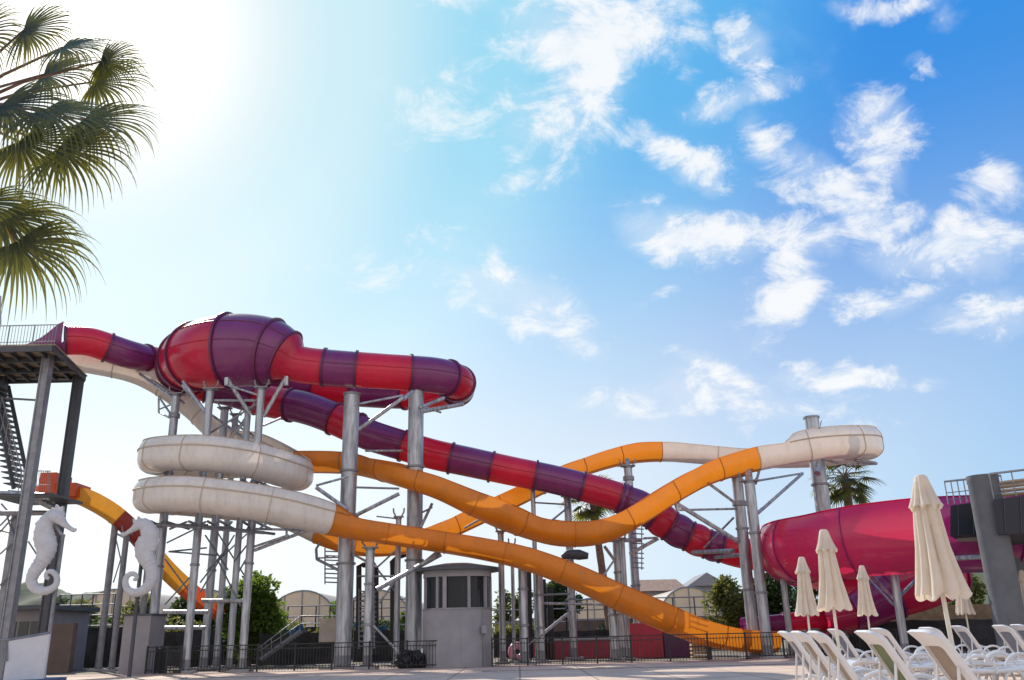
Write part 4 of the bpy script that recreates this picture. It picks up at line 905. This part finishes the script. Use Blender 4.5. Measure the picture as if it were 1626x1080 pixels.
UP = [make_umbrella(0.), make_umbrella(1.9), make_umbrella(4.1)]; ucount = [0]
def uplace(px, py, label, rz=0, first=False, D=None):
    p = PH(px, py, 2.84)
    if D: p = P(px, py, D)
    k_ = ucount[0]; ucount[0] += 1
    o = UP[k_] if k_ < 3 else dup(UP[k_ % 3], (p.x, p.y, 0), rz, label)
    o.location = (p.x, p.y, 0 if not D else p.z-2.84); o.rotation_euler = (R(1.5*math.sin(px)), R(1.2*math.cos(px*2)), rz); o['label'] = label
uplace(1468, 753, 'largest closed cream parasol, nearest the camera', .4, True)
uplace(1307, 840, 'second largest closed parasol, in front of the thick white-turn post', 1.3)
uplace(1270, 884, 'closed parasol just left of the second largest one', 2.1)
uplace(1365, 898, 'closed parasol standing before the middle of the pink bowl', .9)
uplace(1521, 903, 'closed parasol mostly hidden behind the largest one', 1.9)
uplace(1624, 905, 'closed parasol cut off by the right edge of the frame', 2.7)

# ================= LOUNGERS =================
def lounger(tilt=58, sl_m=None):
    """local +x towards the feet; pivot of the back at x=0"""
    t = thing('sun_lounger', '', 'sun lounger', (0, 0, 0), 'white resin sun loungers')
    w = .30; zs_ = .40; a = R(tilt); BL_ = .86
    # back shell: rounded frame as a closed ring plate
    def bp(u, v, th=0): # u along back (0..BL_), v across
        return V((-math.cos(a)*u-math.sin(a)*th, v, zs_+math.sin(a)*u-math.cos(a)*th*1))
    def rrect(u0, u1, hw, r0, r1, n=6):
        out = []
        for (cu, cv, a0_, r) in ((u1-r1, hw-r1, 0, r1), (u1-r1, -hw+r1, -PI/2, r1), (u0+r0, -hw+r0, PI, r0), (u0+r0, hw-r0, PI/2, r0)):
            seq = range(n+1)
            for j in seq:
                if a0_ == 0: b_ = PI/2*(1-j/n)
                elif a0_ == -PI/2: b_ = -PI/2*(j/n)
                elif a0_ == PI: b_ = -PI/2-PI/2*(j/n)
                else: b_ = PI-PI/2*(j/n)
                out.append((cu+r*math.cos(b_), cv+r*math.sin(b_)))
        return out
    o1 = rrect(0, BL_, w, .04, .16); i1_ = rrect(.10, BL_-.19, w-.085, .03, .07); k_ = len(o1)
    def camber(u, v): return .035*(1-(v/w)**2)+.02*math.sin(u/BL_*PI)+ (.05*max(0, (u-.62)/.18)**2)
    mb = MB(); layers = [(o1, -.022, 1), (o1, .022, 1), (i1_, .026, 1), (i1_, -.026, 1)]
    for pl_, th, _ in layers:
        for (u, v) in pl_: mb.v.append(bp(u, v, th+camber(u, v)))
    for A_, B_ in ((0, 1), (1, 2), (2, 3), (3, 0)):
        for i in range(k_): j = (i+1) % k_; mb.f.append((A_*k_+i, A_*k_+j, B_*k_+j, B_*k_+i))
    mb.build('back_frame', plastic, t)
    mb = MB(); n1_, n2_ = 10, 6
    for i in range(n1_+1):
        for j in range(n2_+1):
            u = .095+(BL_-.26)*i/n1_; v = (w-.08)*(2*j/n2_-1); mb.v.append(bp(u, v, .0+camber(u, v)*.6))
    mb.f = [(i*(n2_+1)+j, i*(n2_+1)+j+1, (i+1)*(n2_+1)+j+1, (i+1)*(n2_+1)+j) for i in range(n1_) for j in range(n2_)]
    mb.build('back_sling', sl_m or sling, t)
    # seat frame rails, curved foot
    for s_ in (-1, 1):
        MB().tube([(-.25, s_*w, .33), (0, s_*w, .345), (.5, s_*w, .33), (1.0, s_*w, .35), (1.2, s_*w*.98, .34), (1.28, s_*w*.9, .30)], [.03, .036, .036, .036, .032, .025], 8).build('side_rail', plastic, t)
        MB().tube([V((.10+.32*math.cos(PI-PI*j/12)+.10, s_*(w+.04), .30+.30*math.sin(PI*j/12))) for j in range(13)], .026, 8).build('armrest', plastic, t)
        for x0_, sp in ((-.12, .17), (.85, .19)):
            MB().tube([(x0_-sp-.04, s_*w, 0.0), (x0_-sp, s_*w, .10)]+[V((x0_-sp*math.cos(PI*j/10), s_*w, .12+.22*math.sin(PI*j/10))) for j in range(11)]+[(x0_+sp, s_*w, .10), (x0_+sp+.04, s_*w, 0)], .027, 8).build('leg', plastic, t)
    for x in (0, .55, 1.24): MB().box((x, 0, .335), (.08, 2*w-.04, .035)).build('cross_bar', plastic, t)
    mb = MB(); mb.v = [V((x, v, .355-.02*math.cos(v/w*1.4))) for x in (.03, .35, .7, 1.0, 1.22) for v in (-.29, -.1, .1, .29)]
    mb.f = [(i*4+j, i*4+j+1, (i+1)*4+j+1, (i+1)*4+j) for i in range(4) for j in range(3)]; mb.build('seat_sling', slingd, t)
    MB().tube([bp(.45, -w*.8, .05), (-.34, -w*.8, .12)], .016, 6).build('prop', plastic, t); MB().tube([bp(.45, w*.8, .05), (-.34, w*.8, .12)], .016, 6).build('prop', plastic, t)
    return t
prot = {'taupe': lounger(61), 'green': lounger(61, slingg), 'grey': lounger(61, slingd), 'flat': lounger(6, slingd)}
used = set()
def lplace(kind, px, D, rz, label, py=None):
    r_ = prot[kind]
    if kind in used: r_ = dup(r_, (0, 0, 0), 0, label)
    used.add(kind)
    r_.location = (gx(px, D), D, 0) if not py else (gx(px, D+.33)+.45, D, 0); r_.rotation_euler = (0, 0, R(rz)); r_['label'] = label
lplace('taupe', 1440, 9.0, -2, 'largest white lounger, its brown sling back raised, at the bottom right', py=1)
lplace('green', 1357, 10.4, -2, 'white lounger with a raised green-tinted sling back', py=1)
lplace('taupe', 1282, 12.1, -5, 'third raised lounger from the right in the front row, with a narrow brown back', py=1)
lplace('taupe', 1256, 13.2, -4, 'fourth raised lounger from the right in the front row', py=1)
lplace('grey', 1236, 14.2, -5, 'leftmost raised lounger of the front row, grey sling', py=1)
lplace('grey', 1352, 21.5, 4, 'raised lounger behind the second largest parasol pole')
lplace('grey', 1426, 19.0, 4, 'raised lounger just behind the green-backed one')
lplace('grey', 1508, 17.0, 4, 'raised lounger behind the largest parasol pole')
lplace('grey', 1545, 24.0, 4, 'raised lounger left of the stout concrete column')
lplace('grey', 1616, 21.0, 4, 'raised lounger in front of the stout concrete column')
lplace('grey', 1640, 23.5, 4, 'raised lounger cut by the right edge')
flats = [(1400, 20.0, 'flat lounger left of the largest parasol pole'), (1460, 22.5, 'flat lounger right behind the green-backed lounger'), (1545, 19.5, 'flat lounger between the largest pole and the concrete column'), (1590, 22.0, 'flat lounger under the hidden parasol'), (1330, 23.5, 'flat lounger left of the second parasol pole'), (1440, 25.0, 'flat lounger farthest back before the railing'), (1500, 25.5, 'flat lounger farthest back, right of the largest parasol'), (1575, 17.8, 'flat lounger nearest the right edge')]
for px, D, lab in flats: lplace('flat', px, D, 4, lab)
def stable(label, px, D):
    t = thing('side_table', label, 'side table', V((gx(px, D), D, 0)), 'small white side tables')
    x = gx(px, D); MB().lathe([(0, .52), (.24, .52), (.25, .50), (.24, .48), (0, .48)], (x, D, 0), 20).build('table_top', plastic, t); MB().tube([(x, D, 0), (x, D, .48)], .03, 8).build('stem', plastic, t)
    MB().lathe([(0, .04), (.18, .03), (.2, 0)], (x, D, 0), 16).build('foot', plastic, t)
stable('small round white table at the foot of the hidden parasol', 1545, 27); stable('small round white table beside the left parasol pole', 1285, 22.5)

# ================= TREES =================
def leaves(mb, c, rad, n, size, flat=.8, rng=random):
    for _ in range(n):
        while True:
            d_ = V((rng.uniform(-1, 1), rng.uniform(-1, 1), rng.uniform(-1, 1)))
            if .3 < d_.length < 1: break
        d_ = d_.normalized()*(d_.length**.45)
        p = V(c)+V((d_.x*rad[0], d_.y*rad[1], d_.z*rad[2])); s_ = size*rng.uniform(.6, 1.4)
        u = V((rng.gauss(0, 1), rng.gauss(0, 1), rng.gauss(0, .7))).normalized(); w_ = u.cross(V((rng.gauss(0, 1), rng.gauss(0, 1), rng.gauss(0, 1)))).normalized()
        o = len(mb.v); mb.v += [p, p+u*s_*.5+w_*s_*.22, p+u*s_, p+u*s_*.5-w_*s_*.22]; mb.f.append((o, o+1, o+2, o+3))
def tree(name, label, px0, px1, pt, D, m, n=5000, leaf=.22, clumps=16, group='trees beyond the slides', trunk=True, zb=.6, seed=1):
    rg = random.Random(seed); c = gx((px0+px1)/2, D); w = (gx(px1, D)-gx(px0, D))/2; z = P((px0+px1)/2, pt, D).z
    t = thing(name, label, 'tree' if trunk else 'bush', V((c, D, 0)), group)
    mid = (zb+z)/2; hz = (z-zb)/2; cl_ = []
    for k in range(clumps):
        a = rg.uniform(0, 2*PI); r_ = rg.uniform(.15, .78); zz = rg.uniform(-.8, .72); sh = math.sqrt(max(.1, 1-zz*zz*.8))
        cl_.append((V((c+w*r_*sh*math.cos(a), D+w*.7*r_*sh*math.sin(a), mid+hz*zz)), rg.uniform(.24, .42)))
    if trunk:
        mb = MB(); top = V((c, D, mid)); mb.tube([(c, D, 0), (c+.1, D, mid*.5), top], [.16, .13, .09], 8)
        mb.build('trunk', bark, t)
        for cc0, _ in cl_[:9]: MB().tube([V((c, D, mid*rg.uniform(.5, .95))), (V((c, D, mid))+cc0)/2+V((0, 0, -.15)), cc0], [.07, .045, .015], 5).build('limb', bark, t)
    mb = MB()
    for cc0, s_ in cl_: leaves(mb, cc0, (w*s_*1.15, w*s_, hz*s_*1.15), n//clumps, leaf, rng=rg)
    mb.build('crown', m, t, smooth=False)
tree('leafy_tree', 'bright green leafy tree behind the right posts of the coil frame', 340, 452, 914, 45, leafm, 11000, .26, 26, seed=3)
tree('leafy_tree', 'dark tree behind the left posts of the coil frame', 252, 345, 948, 50, leafd, 5000, .26, 16, seed=4)
tree('leafy_tree', 'olive tree between the seahorses', 185, 250, 950, 50, leafo, 2500, .25, 12, seed=5)
tree('leafy_tree', 'olive bushy tree beside the left seahorse', 105, 150, 948, 56, leafo, 2500, .25, 12, seed=6)
tree('leafy_tree', 'tree standing on the left behind the service hut', 60, 112, 940, 60, leafd, 2500, .28, 12, seed=7)
tree('leafy_tree', 'small tree left of the first massive post', 500, 552, 955, 56, leafm, 2000, .24, 10, seed=8)
tree('leafy_tree', 'young tree between the two massive posts', 618, 652, 968, 54, leafm, 1200, .22, 8, seed=9)
tree('leafy_tree', 'dark tree behind the low dip of the amber flume', 842, 925, 912, 58, leafd, 6000, .26, 18, seed=10)
tree('leafy_tree', 'sparse tree right of the control booth', 785, 832, 935, 60, leafo, 2500, .25, 12, seed=11)
tree('leafy_tree', 'olive tree left of the pair of tall posts', 1128, 1206, 902, 52, leafo, 7500, .24, 22, seed=12)
tree('leafy_tree', 'dark tree between the tall posts and the pink bowl', 1180, 1275, 898, 55, leafd, 9000, .26, 22, seed=13)
tree('leafy_tree', 'tall dark tree growing under the pink bowl', 1245, 1330, 915, 58, leafd, 3500, .26, 14, seed=14)
tree('leafy_tree', 'olive tree seen under the dark bridge', 1430, 1500, 925, 60, leafo, 3500, .26, 14, seed=15)
tree('leafy_tree', 'olive tree between the hidden parasol and the stout column', 1500, 1580, 905, 62, leafo, 3500, .28, 14, seed=16)
tree('leafy_tree', 'tree in the far right corner below the bridge', 1595, 1690, 885, 60, leafo, 3000, .28, 12, seed=17)
for i, (a, b, pt, D, lab) in enumerate([(108, 190, 984, 50, 'low hedge under the left pipe frame'), (250, 350, 985, 47.5, 'low dark hedge behind the coil posts'), (330, 425, 985, 47, 'low hedge below the bright leafy tree'), (425, 545, 985, 50, 'low hedge behind the pool stair'), (545, 660, 985, 50, 'low hedge between the massive posts'), (780, 860, 985, 50, 'low hedge right of the booth'), (940, 1060, 988, 54, 'low hedge beneath the right greenhouses')]):
    tree('hedge', lab, a, b, pt, D, leafd if i % 2 == 0 else leafo, 3000, .2, 14, 'low hedges behind the pool', False, .0, seed=30+i)

# palms
def fan(mb, hub, dirn, up, Lf, n, rg, spread=2.35, width=.035, droop=.9, seg=7):
    """leaflets radiating from hub around dirn, tips hanging"""
    side = dirn.cross(up).normalized(); nrm_ = side.cross(dirn).normalized()
    for k in range(n):
        a = spread*(2*(k+.5)/n-1)+rg.uniform(-.02, .02); l = Lf*(1-.30*(abs(a)/spread)**2)*rg.uniform(.88, 1.08)
        d_ = (dirn*math.cos(a)+side*math.sin(a)+nrm_*(.10*math.cos(a)+.05*((k % 2)-.5))).normalized()
        w_ = d_.cross(nrm_).normalized(); p = V(hub); o = len(mb.v); st_ = l/seg; dd = d_.copy(); br = rg.uniform(.8, 1.3)
        for i in range(seg+1):
            f = i/seg; ww = width*Lf*(.5+1.9*f if f < .38 else (1.22-(f-.38)*1.85))
            ww = max(.0015, ww)
            mb.v += [p+w_*ww, p-w_*ww]
            g_ = droop*br*max(0, f-.22)**1.2*.62
            dd = (dd+V((0, 0, -1))*g_).normalized(); p = p+dd*st_
        for i in range(seg): mb.f.append((o+2*i, o+2*i+1, o+2*i+3, o+2*i+2))
def palm(label, top, base_xy, Lf, nf, D, trunk_r, rg, trunk_px=None, group='fan palms', spec=None, seg=6, nl=30):
    t = thing('fan_palm', label, 'palm tree', V((*base_xy, 0)), group)
    k = 18; pts_ = [V((*base_xy, 0)).lerp(top, i/k) for i in range(k+1)]
    MB().tube(pts_, [trunk_r*(1.25-.35*i/k)*(1+.06*(i % 2)) for i in range(k+1)], 14).build('trunk', barkp, t)
    for i in range(nf):
        if spec: az_, el_, pl_, L2 = spec[i]
        else: az_ = i*2.4+rg.uniform(-.3, .3); el_ = 1.1-2.0*(i/nf)+rg.uniform(-.15, .15); pl_ = Lf*rg.uniform(.8, 1.1); L2 = Lf*rg.uniform(.85, 1.1)
        d_ = V((math.cos(az_)*math.cos(el_), math.sin(az_)*math.cos(el_), math.sin(el_))); h_ = top+d_*pl_+V((0, 0, -.12*pl_))
        fr2 = thing_child('frond', t)
        MB().tube([top, top+d_*pl_*.5+V((0, 0, .02)), h_], [.03*Lf, .02*Lf, .013*Lf], 6).build('petiole', barkp, fr2)
        mb = MB(); d2 = (d_+V((0, 0, -.35))).normalized(); fan(mb, h_, d2, V((0, 0, 1)), L2, nl, rg, seg=seg); mb.build('blade', frond, fr2, smooth=False)
    return t
def thing_child(name, par):
    o = bpy.data.objects.new(name, None); COL.objects.link(o); o.parent = par; return o
rg = random.Random(5)
pt_ = P(1341, 757, 60); palm('fan palm with a full crown rising behind the pink bowl', pt_, (pt_.x, pt_.y), 1.45, 22, 60, .28, rg)
pt_ = P(940, 790, 52); pb = P(962, 960, 52); palm('fan palm with a slanting trunk behind the crossing slides', pt_, (pb.x+.3, 52), 1.15, 16, 52, .20, rg)
# near palm at the left edge, trunk outside the frame
ct = P(-100, 190, 10.0)
def aim(px, py, D): v_ = P(px, py, D)-ct; return v_
hubs = [(70, 118, 10.9, 1.15), (150, 130, 11.2, 1.1), (38, 48, 9.6, 1.0), (100, 75, 10.2, 1.05), (160, 98, 10.5, .85), (70, 175, 9.4, 1.2), (5, 165, 9.0, 1.1), (135, 190, 10.2, 1.25), (30, 225, 9.2, 1.2), (95, 235, 9.7, 1.2), (0, 340, 9.6, 1.3), (25, 385, 9.3, 1.2), (-40, 320, 9.2, 1.1), (-50, 60, 9.5, 1.0), (-200, 120, 10, 1.), (-220, 260, 10.4, 1.0), (-90, 20, 10.8, 1.)]
t = thing('fan_palm', 'big dark fan palm leaning in from the left edge with hanging fronds', 'palm tree', V((ct.x-.1, ct.y, 0)), 'fan palms')
MB().tube([V((ct.x-.1, ct.y, 0)).lerp(ct, i/24) for i in range(25)], [.24*(1.2-.3*i/24)*(1+.05*(i % 2)) for i in range(25)], 18).build('trunk', barkp, t)
for (px, py, D, Lf) in hubs:
    h_ = P(px, py, D); fr2 = thing_child('frond', t); d_ = (h_-ct)
    MB().tube([ct, ct.lerp(h_, .5)+V((0, 0, .12)), h_], [.03, .02, .014], 8).build('petiole', barkp, fr2)
    d2 = (V((.9, 0, -.55))+V((d_.x, 0, d_.z)).normalized()*.7).normalized(); mb = MB()
    upv = V((.25+.3*math.sin(px), -1, .45+.3*math.cos(py))).normalized()
    fan(mb, h_, d2, upv, Lf*1.0, 50, rg, spread=1.75, width=.0135, droop=1.15, seg=11); mb.build('blade', frond, fr2, smooth=False)
